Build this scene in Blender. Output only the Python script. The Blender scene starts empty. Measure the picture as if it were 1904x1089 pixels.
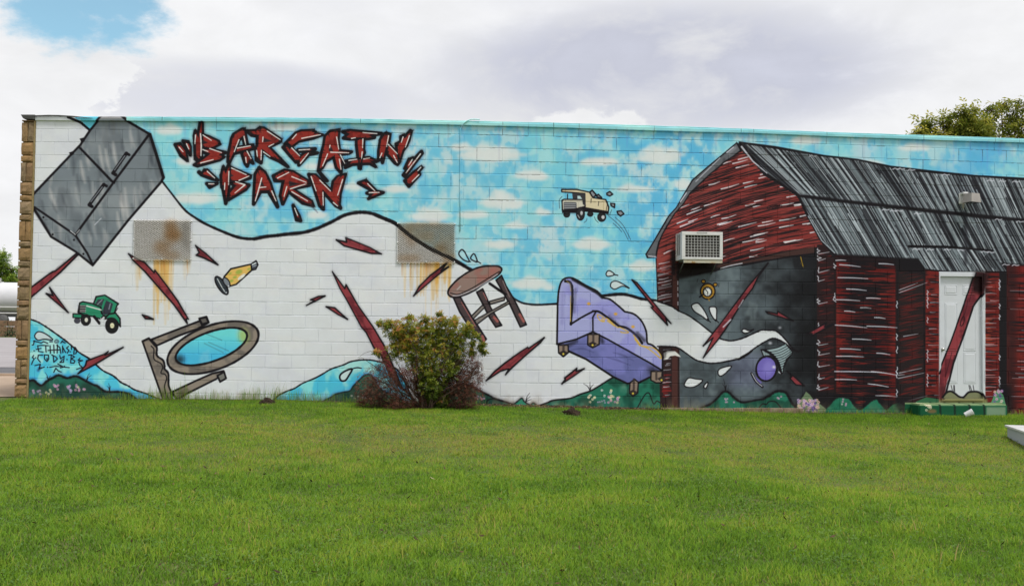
import bpy, bmesh, math, random
import numpy as np
from mathutils import Vector, Matrix, noise as mnoise
R=math.radians
scene=bpy.context.scene; COL=scene.collection
# ------------------------------------------------------------------ camera
CAM=(6.2302,-15.6997,0.9890,0.072262,0.038895,0.008788)   # x y z yaw pitch roll (metres, radians)
FPX=1851.1
def cam_basis():
    yaw,pitch,roll=CAM[3:]
    f=np.array([np.sin(yaw)*np.cos(pitch),np.cos(yaw)*np.cos(pitch),np.sin(pitch)])
    r=np.array([np.cos(yaw),-np.sin(yaw),0.]); u=np.cross(r,f)
    c,s=np.cos(roll),np.sin(roll)
    return c*r+s*u, c*u-s*r, f
CR,CU,CF=cam_basis()
cd=bpy.data.cameras.new('camera'); cam=bpy.data.objects.new('camera',cd); COL.objects.link(cam)
cd.sensor_fit='HORIZONTAL'; cd.sensor_width=36; cd.lens=36*FPX/1904; cd.clip_start=.1; cd.clip_end=2000
m=Matrix(((CR[0],CU[0],-CF[0],CAM[0]),(CR[1],CU[1],-CF[1],CAM[1]),(CR[2],CU[2],-CF[2],CAM[2]),(0,0,0,1)))
cam.matrix_world=m; scene.camera=cam
scene.render.resolution_x=1024; scene.render.resolution_y=585
# ------------------------------------------------------------------ sky, sun, exposure
SUN_DIR=Vector((.28,-.34,.90)).normalized()      # towards the sun, veiled by cloud
w=bpy.data.worlds.new('World'); scene.world=w; w.use_nodes=True
nt=w.node_tree; nt.nodes.clear()
def N(t,tree=None,**k):
    n=(tree or nt).nodes.new(t)
    for a,b in k.items(): setattr(n,a,b)
    return n
def LK(a,b,tree=None): (tree or nt).links.new(a,b)
tc=N('ShaderNodeTexCoord')
def M(op,a,b=None,c=None,clamp=False):
    n=N('ShaderNodeMath',operation=op,use_clamp=clamp)
    for i,v in enumerate((a,b,c)):
        if v is None: continue
        if hasattr(v,'links'): LK(v,n.inputs[i])
        else: n.inputs[i].default_value=v
    return n.outputs[0]
def dotv(v):
    n=N('ShaderNodeVectorMath',operation='DOT_PRODUCT'); LK(tc.outputs['Generated'],n.inputs[0]); n.inputs[1].default_value=v; return n.outputs['Value']
def dirpx(x,y):
    d=CF+((x-952)/FPX)*CR-((y-544.5)/FPX)*CU; return d/np.linalg.norm(d)
def skynoise(scale,zs,detail,seed,rough=.55,dist=0.):
    mp=N('ShaderNodeMapping'); mp.inputs['Scale'].default_value=(1,1,zs); mp.inputs['Location'].default_value=(seed,seed*.37,seed*.71); LK(tc.outputs['Generated'],mp.inputs['Vector'])
    n=N('ShaderNodeTexNoise'); n.inputs['Scale'].default_value=scale; n.inputs['Detail'].default_value=detail; n.inputs['Roughness'].default_value=rough; n.inputs['Distortion'].default_value=dist
    LK(mp.outputs[0],n.inputs['Vector']); return n.outputs['Fac']
def blob(px,py,ru,rv,nz,amp):
    """soft elliptical cloud mass / gap round a sky direction, edge broken by noise -> 0..1"""
    d=dirpx(px,py); h=np.array([d[1],-d[0],0]); h/=np.linalg.norm(h); up=np.cross(h,d)
    u=M('MULTIPLY',dotv(tuple(h)),1/ru); v=M('MULTIPLY',dotv(tuple(up)),1/rv)
    q2=M('ADD',M('MULTIPLY',u,u),M('MULTIPLY',v,v))
    q2=M('ADD',q2,M('MULTIPLY',M('SUBTRACT',nz,.5),amp))
    front=M('GREATER_THAN',dotv(tuple(d)),0.)
    return M('MULTIPLY',M('SUBTRACT',1.,q2,clamp=True),front)
nA=skynoise(2.6,2.6,8,3.1,.56,.2); nB=skynoise(7.,2.2,9,11.7,.6,.3); nC=skynoise(1.4,3.,4,21.3); nD=skynoise(26.,1.6,7,5.3,.6); nE=skynoise(13.,2.,8,7.7,.62)
def smooth(v,lo,hi):
    n=N('ShaderNodeMapRange',interpolation_type='SMOOTHSTEP'); LK(v,n.inputs[0]); n.inputs[1].default_value=lo; n.inputs[2].default_value=hi; return n.outputs[0]
gap=M('MULTIPLY',smooth(blob(115,12,.10,.046,nE,3.6),.0,1.),.9)
scat=smooth(nA,.20,.27)
cover_=M('MULTIPLY',scat,M('SUBTRACT',1.,gap,clamp=True))
grey=M('ADD',smooth(blob(1230,140,.27,.08,nB,1.2),.0,.85),M('MULTIPLY',smooth(blob(480,190,.19,.045,nA,1.8),.0,.8),.6))
grey=M('ADD',grey,M('MULTIPLY',smooth(nC,.48,.66),.3))
puff=M('MULTIPLY',smooth(blob(1110,226,.055,.014,nD,5.),.0,1.),.7)
puff2=smooth(blob(60,130,.085,.05,nD,3.2),.05,.5)
grey=M('SUBTRACT',M('MULTIPLY',grey,smooth(nB,.2,.6)),M('ADD',puff,puff2),clamp=True)
cm=N('ShaderNodeMix',data_type='RGBA'); LK(grey,cm.inputs[0]); cm.inputs[6].default_value=(.915,.92,.935,1); cm.inputs[7].default_value=(.60,.62,.72,1)
fine=N('ShaderNodeMix',data_type='RGBA',blend_type='MULTIPLY'); fine.inputs[0].default_value=1.; LK(cm.outputs[2],fine.inputs[6])
fr_=N('ShaderNodeMapRange'); LK(nB,fr_.inputs[0]); fr_.inputs[1].default_value=.3; fr_.inputs[2].default_value=.7; fr_.inputs[3].default_value=.90; fr_.inputs[4].default_value=1.06
cb=N('ShaderNodeCombineColor'); [LK(fr_.outputs[0],cb.inputs[i]) for i in range(3)]; LK(cb.outputs[0],fine.inputs[7])
sky=N('ShaderNodeTexSky'); sky.sky_type='NISHITA'; sky.sun_disc=False; sky.sun_elevation=math.asin(SUN_DIR.z); sky.sun_rotation=math.atan2(SUN_DIR.x,SUN_DIR.y); sky.air_density=.85; sky.dust_density=.4; sky.ozone_density=.6
tn=N('ShaderNodeMix',data_type='RGBA',blend_type='MULTIPLY'); tn.inputs[0].default_value=1.; LK(sky.outputs[0],tn.inputs[6]); tn.inputs[7].default_value=(1.0,1.36,1.16,1)
bg1=N('ShaderNodeBackground'); bg1.inputs[1].default_value=.15; LK(tn.outputs[2],bg1.inputs[0])
bg2=N('ShaderNodeBackground'); bg2.inputs[1].default_value=1.; LK(fine.outputs[2],bg2.inputs[0])
mx=N('ShaderNodeMixShader'); LK(cover_,mx.inputs[0]); LK(bg1.outputs[0],mx.inputs[1]); LK(bg2.outputs[0],mx.inputs[2])
wo=N('ShaderNodeOutputWorld'); LK(mx.outputs[0],wo.inputs[0])
sd=bpy.data.lights.new('sun','SUN'); sd.energy=2.4; sd.angle=R(12); sd.color=(1,.96,.9)
so=bpy.data.objects.new('sun',sd); COL.objects.link(so); so.rotation_euler=SUN_DIR.to_track_quat('Z','Y').to_euler(); so.location=(10,-10,20)
scene.view_settings.view_transform='Standard'; scene.view_settings.look='None'; scene.view_settings.exposure=0.0; scene.view_settings.gamma=1; scene.view_settings.use_curve_mapping=False
scene.cycles.max_bounces=6; scene.cycles.use_denoising=True
rnd=random.Random(4); RN=np.random.default_rng(4)
# ---------------------------------------------------------------- mural paint (generated in code, in wall metres)
def survey(x,y,Y=0.0):
    """sketch units (photo survey) -> metres on a vertical plane y=Y"""
    x=np.asarray(x,float); y=np.asarray(y,float)
    d=CF[None]+((x-952)/FPX).reshape(-1,1)*CR-((y-544.5)/FPX).reshape(-1,1)*CU
    t=(Y-CAM[1])/d[:,1]
    return CAM[0]+t*d[:,0], CAM[2]+t*d[:,2]
S=180.0; X0,X1=-0.5,19.5; Z0,Z1=-0.6,4.7
TW=int((X1-X0)*S); TH=int((Z1-Z0)*S)
RG=np.random.default_rng(7)
def hsh(nx,ny,seed):
    return np.random.default_rng(seed).random((ny,nx)).astype(np.float32)
def vnoise(cx,cy,seed):
    """smooth value noise, cell sizes in texels"""
    nx=int(TW/cx)+3; ny=int(TH/cy)+3
    g=hsh(nx,ny,seed)
    xs=np.arange(TW)/cx; ys=np.arange(TH)/cy
    xi=xs.astype(int); yi=ys.astype(int); fx=(xs-xi).astype(np.float32); fy=(ys-yi).astype(np.float32)
    fx=fx*fx*(3-2*fx); fy=fy*fy*(3-2*fy)
    r=g[:,xi]*(1-fx)+g[:,xi+1]*fx
    return r[yi]*(1-fy[:,None])+r[yi+1]*fy[:,None]
def fbm(c,seed,o=4,ax=1.0):
    a=np.zeros((TH,TW),np.float32); w=1.; t=0.
    for i in range(o):
        a+=w*vnoise(c*ax/2**i,c/2**i,seed+i); t+=w; w*=.55
    return a/t
def C(*c): return np.array(c,np.float32)/255.
img=np.zeros((TH,TW,3),np.float32)   # row 0 = bottom (z low)
PLANE=[0.0]
def T(pts):
    p=np.asarray(pts,float).reshape(-1,2)
    X,Z=survey(p[:,0],p[:,1],PLANE[0])
    return np.stack([(X-X0)*S,(Z-Z0)*S],1)
def q(o,pts,k=8.0):
    p=np.asarray(pts,float).reshape(-1,2); return np.stack([o[0]+p[:,0]/k,o[1]+p[:,1]/k],1)
def spl(p,n=6,closed=False):
    p=np.asarray(p,float)
    if len(p)<3: return p
    if closed: e=np.concatenate([p[-1:],p,p[:2]])
    else: e=np.concatenate([2*p[:1]-p[1:2],p,2*p[-1:]-p[-2:-1]])
    out=[]
    for i in range(1,len(e)-2):
        for t in np.arange(n)/n:
            a,b,c,d=e[i-1],e[i],e[i+1],e[i+2]
            out.append(.5*((2*b)+(-a+c)*t+(2*a-5*b+4*c-d)*t*t+(-a+3*b-3*c+d)*t**3))
    if not closed: out.append(p[-1])
    return np.array(out)
def cover(pts):
    """anti-aliased polygon coverage -> (slice, alpha)"""
    t=T(pts); x0=max(int(t[:,0].min())-2,0); x1=min(int(t[:,0].max())+3,TW); y0=max(int(t[:,1].min())-2,0); y1=min(int(t[:,1].max())+3,TH)
    if x1<=x0 or y1<=y0: return None,None
    w=x1-x0; h=y1-y0; SS=3
    a=np.zeros((h,w+2),np.float32)
    p=t-[x0,y0]; n=np.roll(p,-1,0)
    for j in range(h*SS):
        yy=(j+.5)/SS
        m=(p[:,1]<=yy)!=(n[:,1]<=yy)
        if not m.any(): continue
        A=p[m];B=n[m]
        xs=np.sort(A[:,0]+(yy-A[:,1])/(B[:,1]-A[:,1])*(B[:,0]-A[:,0]))
        row=a[j//SS]
        for s in range(0,len(xs)-1,2):
            l=min(max(xs[s],0),w); r=min(max(xs[s+1],0),w)
            li=int(l);ri=int(r)
            if li==ri: row[li]+=r-l
            else:
                row[li]+=li+1-l; row[li+1:ri]+=1; row[ri]+=r-ri
    return (slice(y0,y1),slice(x0,x1)),np.clip(a[:,:w]/SS,0,1)
def blur(a,r):
    r=int(round(r))
    if r<1: return a
    for _ in range(2):
        for ax in (0,1):
            pad=[(0,0),(0,0)]; pad[ax]=(r+1,r)
            c=np.cumsum(np.pad(a,pad,mode='edge'),axis=ax,dtype=np.float64)
            a=((c[2*r+1:]-c[:-2*r-1]) if ax==0 else (c[:,2*r+1:]-c[:,:-2*r-1]))/(2*r+1)
    return a.astype(np.float32)
def put(sl,al,col):
    if sl is None: return
    d=img[sl]
    c=col[sl] if getattr(col,'ndim',1)==3 else col
    d+=al[...,None]*(c-d)
def fill(pts,col,alpha=1.,soft=0,noise=0.):
    pts=np.asarray(pts,float)
    if soft:
        m=soft*3
        sl,al=cover(pts)
        if sl is None: return
        g=int(soft*S/117*2.2)+2
        y0=max(sl[0].start-g,0);y1=min(sl[0].stop+g,TH);x0=max(sl[1].start-g,0);x1=min(sl[1].stop+g,TW)
        b=np.zeros((y1-y0,x1-x0),np.float32); b[sl[0].start-y0:sl[0].stop-y0,sl[1].start-x0:sl[1].stop-x0]=al
        al=blur(b,soft*S/117); sl=(slice(y0,y1),slice(x0,x1))
    else: sl,al=cover(pts)
    if sl is None: return
    put(sl,al*alpha,col)
def line(pts,w=3.,col=None,alpha=1.,soft=.8,taper=None,rag=0.):
    """brush or spray stroke; w in sketch px, taper=(start,end) width factors"""
    col=BLK if col is None else col
    t=T(pts); k=S/117.; n=len(t)
    ww=np.full(n,w*k*.5)
    if taper is not None:
        L=np.concatenate([[0],np.cumsum(np.hypot(*np.diff(t,axis=0).T))]); L/=max(L[-1],1e-6)
        if len(taper)==2: ww=ww*(taper[0]+(taper[1]-taper[0])*L)
        else: ww=ww*np.interp(L,np.linspace(0,1,len(taper)),taper)
    if rag: ww=ww*(1+rag*(RG.random(n)-.5))
    so=soft*k; g=ww.max()+so+2
    x0=max(int(t[:,0].min()-g),0);x1=min(int(t[:,0].max()+g)+1,TW);y0=max(int(t[:,1].min()-g),0);y1=min(int(t[:,1].max()+g)+1,TH)
    if x1<=x0 or y1<=y0: return
    A=np.zeros((y1-y0,x1-x0),np.float32)
    for i in range(n-1):
        a,b=t[i],t[i+1]; gg=max(ww[i],ww[i+1])+so+1
        xa=max(int(min(a[0],b[0])-gg),x0);xb=min(int(max(a[0],b[0])+gg)+2,x1);ya=max(int(min(a[1],b[1])-gg),y0);yb=min(int(max(a[1],b[1])+gg)+2,y1)
        if xb<=xa or yb<=ya: continue
        gx=np.arange(xa,xb)[None]+.5-a[0]; gy=np.arange(ya,yb)[:,None]+.5-a[1]
        d=b-a; L2=max(d@d,1e-9); u=np.clip((gx*d[0]+gy*d[1])/L2,0,1)
        dist=np.hypot(gx-u*d[0],gy-u*d[1]); rad=ww[i]+(ww[i+1]-ww[i])*u
        v=np.clip((rad-dist)/max(so,.7)+.5,0,1)
        vv=A[ya-y0:yb-y0,xa-x0:xb-x0]; np.maximum(vv,v,out=vv)
    put((slice(y0,y1),slice(x0,x1)),A*alpha,col)
def ell(c,a,b,rot=0,n=40):
    th=np.linspace(0,2*np.pi,n,endpoint=False); r=np.radians(rot)
    x=a*np.cos(th);y=b*np.sin(th)
    return np.stack([c[0]+x*np.cos(r)-y*np.sin(r),c[1]+x*np.sin(r)+y*np.cos(r)],1)
def shut(p): p=np.asarray(p,float); return np.concatenate([p,p[:1]])
def shape(pts,col,ow=2.5,soft=.8,rag=.25,oc=None):
    ow*=1.2; fill(pts,col); line(shut(pts),ow,oc,soft=soft,rag=rag)
BLK=C(21,19,23)
WHT=C(190,193,199); SILV=C(178,180,192)
A1=(0,200);A2=(0,336);A3=(0,472);A4=(0,608);B1=(238,200);B2=(238,336);B3=(238,472);B4=(238,608)
C1=(476,200);C2=(476,336);C3=(476,472);C4=(476,608);D1=(700,200);D6=(700,400);D7=(800,472);D8=(860,620)
E1=(1010,500);E2=(1010,630);E3=(1010,310);E4=(1190,250);E5=(1190,380);E6=(1230,510);E7=(1230,640);E8=(1380,440)
F1=(1360,560);F2=(1420,660);F3=(1640,480);F4=(1640,640);F5=(1500,280);F6=(1666,300);F7=(1500,400);F8=(1666,400)
K3=7.212; KA=3.754; GA=(460,190)
# ---- base: sprayed sky
n1=fbm(70,11,4,1.0); n2=fbm(60,31,4); n3=fbm(44,51,3,.8); n4=fbm(150,71,3)
def sm(a,lo,hi):
    t=np.clip((a-lo)/(hi-lo),0,1); return t*t*(3-2*t)
def mix(a,b,t): return a+(b-a)*t[...,None]
SKY=np.empty((TH,TW,3),np.float32); SKY[:]=C(152,188,205)
nv=fbm(34,57,4,.75); nw=fbm(90,61,4,1.2)
SKY=mix(SKY,C(170,190,200),sm(nw,.42,.72)*.85)
SKY=mix(SKY,C(124,186,203),sm(n1,.44,.70)*.8)
SKY=mix(SKY,C(92,168,216),sm(n3,.46,.74)*.9)
SKY=mix(SKY,C(96,170,216),sm(nv,.5,.72)*.75)
SKY=mix(SKY,C(128,194,198),sm(n4,.5,.72)*.45)
xs=(np.arange(TW)/S+X0)[None]
SKY=mix(SKY,C(78,156,212),np.clip((xs-12.8)/2.4,0,1)*sm(nw,.36,.66)*.85)   # bluer at the far right
SKY=mix(SKY,C(74,156,214),np.exp(-((xs-9.9)/1.3)**2)*sm(nv,.34,.62)*.75)
LOW=mix(mix(np.broadcast_to(C(118,192,220),SKY.shape).copy(),C(70,170,222),sm(n3,.42,.62)),C(165,205,225),sm(n1,.52,.66)*.8)
img[:]=SKY
def cloud(cx,cy,w,h,seed=0,a=1.):
    r=np.random.default_rng(int(cx*7+cy)); n=7
    for i in range(n):
        t=(i/(n-1)-.5)*2; hh=h*(1-t*t*.8)*(.7+.5*r.random())
        fill(ell((cx+t*w*.45,cy-hh*.15+r.normal()*h*.06),w*.16,hh*.5),C(192,197,203),a*.78,soft=2.6)
    fill(ell((cx,cy+h*.12),w*.46,h*.26),C(192,197,203),a*.72,soft=2.4)
for c in [(315,243,50,22),(360,300,70,22),(365,370,90,24),(530,237,50,14),(600,310,80,14),(590,400,40,18),(655,348,40,14),(735,352,52,16),(800,402,72,26),(915,288,110,34),
          (985,327,60,16),(935,378,80,30),(1000,330,40,14),(880,400,60,16),(1110,302,66,16),(1225,292,84,32),(1270,343,34,22),(985,528,72,26),(1195,496,56,22),(1130,300,40,12),
          (1020,535,22,10),(930,455,60,18),(1100,455,70,24),(1180,352,70,16),(1010,395,30,14),(960,420,50,12),(1500,262,60,16),(1620,305,50,14),(1560,330,60,14),(860,275,44,16),(1700,275,60,14)]: cloud(*c)
# ---- white field below the wave
top=np.concatenate([[(30,150),(140,150),(140,219),(168,243),(300,339)],
  spl(q(B2,[(515,20),(640,180),(840,430),(1000,550),(1150,640),(1370,740),(1600,830),(1750,860),(1880,865)])),
  spl(q(C2,[(150,830),(300,815),(450,795),(700,770),(880,720),(1000,670),(1150,600),(1300,520),(1450,480),(1600,470),(1750,495),(1900,560)])),
  spl(q(D6,[(290,130),(480,290),(720,450),(900,550),(1080,630),(1250,720),(1400,810)])),
  q(D7,[(600,240),(1000,400)]),spl(q(D7,[(1230,660),(1330,710),(1430,740),(1600,755),(1900,740)])),
  [(1040,564),(1100,545)],spl(q(E1,[(880,390),(1000,385),(1170,375),(1300,395),(1450,440),(1560,455),(1700,480),(1900,550)]))])
white=np.concatenate([top,[(1250,570),(1250,900),(30,900)]])
WF=mix(np.broadcast_to(WHT,img.shape).copy(),C(182,185,194),sm(fbm(60,91,4),.4,.7)*.6)
WF=mix(WF,C(195,196,198),sm(fbm(36,97,3,2.),.5,.75)*.5)
fill(white,WF)
def outline(seg,w=5.5,**k): line(seg,w,soft=k.pop('soft',1.6),rag=.2,**k)
i0=5
outline(spl(q(B2,[(490,0),(515,20),(640,180),(840,430),(1000,550),(1150,640),(1370,740),(1600,830),(1750,860),(1880,865)])),4.6,taper=(.7,.7,1,1.1,1.2))
outline(spl(q(C2,[(-24,865),(150,830),(300,815),(450,795),(700,770),(880,720),(1000,670),(1150,600),(1300,520),(1450,480),(1600,470),(1750,495),(1900,560)])),6.2,soft=2.2)
outline(spl(q(D6,[(-10,0),(140,60),(290,130),(480,290),(720,450),(900,550),(1080,630),(1250,720),(1400,810),(1560,890)])),6.4)
outline(spl(q(D7,[(1210,640),(1330,710),(1430,740),(1600,755),(1900,740)])),3.6); line([(1036,564.5),(1010,566)],3.2)
outline(spl(q(E1,[(860,400),(1000,385),(1170,375),(1300,395),(1450,440),(1560,455),(1700,480),(1900,550)])),5.5)
outline([(128,219),(150,228),(168,243)],4); fill([(140,210),(185,210),(184,222),(168,243)],C(88,176,200)); line([(128,219),(150,228),(168,243)],4)
# ---- lower blue swells and green hills
def region(edge,bottom=860): 
    e=np.asarray(edge); return np.concatenate([e,[(e[-1,0],bottom),(e[0,0],bottom)]])
e=spl(np.concatenate([q(A3,[(420,960),(560,1010),(680,1080)]),q(A4,[(850,110),(960,190),(1060,270),(1170,370),(1330,470),(1430,560),(1540,650),(1680,720),(1800,820)]),q(B4,[(0,870),(100,930),(250,980),(430,1055),(560,1110)])]))
fill(region(e),LOW); line(e,2.8,rag=.5)
e=spl(q(C4,[(200,1150),(280,1065),(340,1010),(460,950),(570,910),(700,830),(870,760),(1000,690),(1120,620),(1300,560),(1400,515),(1530,490),(1650,485),(1750,495),(1830,515),(1960,550),(2120,650),(2240,860),(2330,1100)]))
fill(region(e),LOW); line(e,2.6,rag=.4)
HILLD=mix(np.broadcast_to(C(30,60,52),img.shape).copy(),C(36,92,78),sm(fbm(50,131,3),.45,.65))
HILLG=mix(np.broadcast_to(C(34,98,80),img.shape).copy(),C(24,66,54),sm(fbm(40,141,3),.48,.66)); HILLG=mix(HILLG,C(110,140,125),sm(fbm(60,151,3),.56,.74)*.7)
def hill(e,colr,w=3.6,closed=True):
    line(e,w*2.2,BLK,.35,soft=7); fill(region(e),colr); line(e,w,soft=2.2,rag=.4)
hill(spl(q(A4,[(420,800),(500,790),(560,840),(620,865),(700,800),(790,750),(870,715),(960,745),(1010,755),(1100,730),(1170,740),(1260,790),(1400,860),(1440,870),(1520,930),(1600,960),(1750,960),(1904,985),(1990,1040),(2050,1100)])),HILLD,4)
hill(spl(q(C4,[(960,1120),(1030,1080),(1130,1030),(1190,990),(1300,965),(1400,940),(1450,870),(1560,760),(1620,710),(1700,705),(1770,780),(1830,900),(1980,990),(2180,1080)])),HILLD,2)
hill(spl(q(D8,[(-360,1040),(-180,900),(-60,760),(60,760),(190,810),(300,870),(400,920),(480,965),(560,990),(700,1035),(800,1080)])),HILLD,3.4)
hill(spl(q(D8,[(740,1060),(800,1020),(880,960),(920,1010),(1000,1055),(1050,1030),(1090,1050),(1150,1100)])),C(38,120,98),2.4)
line(spl(q(D8,[(360,1080),(370,1000),(430,970),(520,985)])),2)
e=spl(np.concatenate([q(D8,[(1100,1080),(1250,1030),(1350,990),(1600,960),(1750,900),(1904,850)]),q(E2,[(860,680),(1040,570),(1200,520),(1500,520),(1760,600)]),q(E7,[(0,640),(60,710),(140,770),(220,810),(260,800),(340,790),(390,830),(440,880),(490,940),(560,970)])]))
fill(region(e),HILLG); line(e[:len(e)//2],3,soft=1.6)
line(spl(q(E2,[(1390,1040),(1480,880),(1530,810),(1580,810),(1640,960),(1690,920),(1740,945),(1790,950),(1830,1040)])),2)
def weeds(px,py,L):
    for dx,dy in L: line(spl([(px,py),(px+dx*.35,py+dy*.6),(px+dx,py+dy)]),1.6,taper=(1,.3))
weeds(90,708,[(-6,-16),(-4,-8),(4,-10)]); weeds(161,708,[(5,-14),(9,-11),(3,-6)]); weeds(204,727,[(-2,-15),(-5,-10),(2,-10)])
weeds(977,748,[(8,-18),(9,-11),(11,-6)]); weeds(1097,726,[(-12,-13),(0,-16),(7,-12)]); weeds(878,720,[(-8,-10),(0,-14),(7,-9)])
def flowers(cx,cy,w,h,n,cols,seed,s=1.5):
    r=np.random.default_rng(seed)
    for i in range(n):
        x=cx+(r.random()-.5)*w; y=cy+(r.random()-.5)*h; c=cols[r.integers(len(cols))]
        a0=r.random()*6
        for k in range(5):
            a=a0+k*1.257; fill(ell((x+np.cos(a)*s,y+np.sin(a)*s),s*.72,s*.6),c,.85)
        fill(ell((x,y),s*.4,s*.4),C(60,50,60),.6)
PK=C(190,140,175);LV=C(175,150,195);CR_=C(205,195,160);WW=C(205,205,205)
flowers(107,718,22,12,7,[PK,LV],1);flowers(131,722,12,16,7,[PK,LV],2);flowers(70,728,20,9,6,[LV,PK],3);flowers(90,728,10,10,4,[CR_],4);flowers(150,720,18,10,5,[PK,LV,CR_],5);flowers(145,724,10,6,3,[PK],15)
flowers(665,738,30,9,7,[C(175,150,160),WW*.85],6,1.2);flowers(893,738,22,8,7,[PK,C(185,120,140)],7,1.3)
flowers(1100,740,16,14,8,[CR_,WW],8);flowers(1128,732,20,14,9,[WW,CR_],9);flowers(1140,742,24,14,12,[PK,LV,CR_],10);flowers(1118,746,18,6,5,[LV],16,1.)
flowers(1266,750,12,10,8,[PK,WW*.9],11,1.2)
# ---- rust stains under the vents
RUST=C(196,146,62)
def drips(xa,xb,ya,yb,n,seed,a=.35):
    r=np.random.default_rng(seed)
    for i in range(n):
        x=xa+(xb-xa)*r.random(); L=(yb-ya)*(.25+.75*r.random()); w=2+7*r.random()
        line([(x,ya),(x-.5,ya+L*.5),(x-.8,ya+L)],w,RUST*(.85+.2*r.random()),a*1.25*(.4+.6*r.random()),soft=2.5,taper=(1,1,.5))
    for i in range(n//2):
        x=xa+(xb-xa)*r.random(); line([(x,ya),(x,ya+12+18*r.random())],1.6,C(170,98,40),.35,soft=1.5,taper=(1,.2))
drips(287,322,485,605,20,3,.34); drips(252,262,484,540,4,4,.15); drips(340,352,484,520,4,4,.1)
drips(745,842,490,560,30,5,.34); drips(790,830,490,600,10,6,.22)
# ---- barn
xw=np.broadcast_to((np.arange(TW)/S+X0)[None],(TH,TW)); zw=np.broadcast_to((np.arange(TH)/S+Z0)[:,None],(TH,TW)); ni=fbm(60,171,4)
INT=mix(np.broadcast_to(C(78,88,95),img.shape).copy(),C(54,60,65),sm(ni,.42,.72)*.8)
INT=mix(INT,C(108,120,126),sm(fbm(46,177,3),.56,.76)*.5)
INT=mix(INT,C(20,20,23),np.clip(sm(xw+.9*(ni-.5)+.10*(zw-1.),11.0,12.35),0,1)*.96)
# dark ground coat under the whole barn
fill([(1371,266),(1380,268),(1430,322),(1489,366),(1530,440),(1558,478),(1552,520),(1245,515),(1245,480),(1300,380)],C(26,23,26))
fill([(1250,470),(1540,455),(1540,468),(1400,490),(1330,508),(1252,520)],C(24,20,23))
fill([(1258,500),(1256,770),(1552,790),(1552,455),(1470,466),(1380,488),(1330,505),(1258,512)],INT)
fill([(1360,655),(1420,655),(1425,720),(1350,720)],C(98,98,135),.35,soft=8)
line(q(E8,[(870,300),(890,380),(865,390),(905,440),(910,460)]),1.6,C(150,120,40)); fill(q(E8,[(740,300),(1070,260),(1070,480),(770,470)]),C(26,26,30),.8,soft=1)
line(q(E8,[(870,300),(890,380),(905,440)]),1.6,C(150,120,40))
# posts
POST=C(40,28,30)
fill([(1219,480),(1262,480),(1264,770),(1228,770),(1222,560)],POST)
fill([(1251,505),(1260,505),(1260,770),(1249,770)],C(66,40,38))
# gable
gable=np.concatenate([[(1370,272)],q(E4,[(1380,330),(1240,420),(1160,500),(1040,590),(930,700),(850,770),(740,880),(640,1040)]),q(E5,[(520,130),(420,290),(330,450),(280,570),(250,700),(250,860),(250,1000)]),
   [(1252,512),(1300,508),(1330,492),(1380,485),(1424,474),(1467,465),(1518,459),(1538,472),(1525,445),(1500,400),(1485,366),(1426,324)]])
WR=mix(np.broadcast_to(C(116,48,46),img.shape).copy(),C(130,60,56),sm(fbm(60,191,3,3.),.45,.65)); WR=mix(WR,C(112,40,38),sm(fbm(30,193,3,4.),.5,.7)*.7)
WV=mix(np.broadcast_to(C(94,29,27),img.shape).copy(),C(110,38,34),sm(fbm(50,195,3,4.),.45,.65)); WV=mix(WV,C(84,22,22),sm(fbm(80,197,3),.5,.7)*.7)
fill(gable,WR)
sl,gm=cover(gable); 
def clipdraw(poly,fn):
    """draw with fn, then keep the result only inside poly"""
    sl,al=cover(poly)
    if sl is None: return
    keep=img.copy(); fn(); new=img.copy(); img[:]=keep
    img[sl]+=al[...,None]*(new[sl]-img[sl])
def gable_strokes():
    r=np.random.default_rng(21)
    for i in range(760):
        y=262+r.random()*255; x=1215+r.random()*330
        L=22+r.random()*75; m=-.42+.24*np.clip((x-1230)/200,0,1)+r.normal()*.025
        line(spl([(x,y),(x+L*.5,y+m*L*.5+r.normal()*.8),(x+L,y+m*L)],4),1.0+1.35*r.random(),BLK,.92,soft=.6,taper=(.2,1,.15))
    for i in range(88):
        y=275+r.random()*220; x=1225+r.random()*290; L=12+r.random()*24; m=-.42+.24*np.clip((x-1230)/200,0,1)
        line(spl([(x,y),(x+L*.5,y+m*L*.5+r.normal()*.6),(x+L,y+m*L)],4),2.1,C(200,200,208)*(.9+.1*r.random()),.95,soft=.8,taper=(1,.9,.4))
    for c in [(1273,393),(1345,387),(1440,385),(1500,290)]:
        for rr in (3,6,9): line(shut(ell(c,rr*1.6,rr*.55,-10,16)),.9,BLK,.8)
    line([(1252,470),(1252,520)],10,BLK,.85,soft=5)
clipdraw(gable,gable_strokes)
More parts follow.
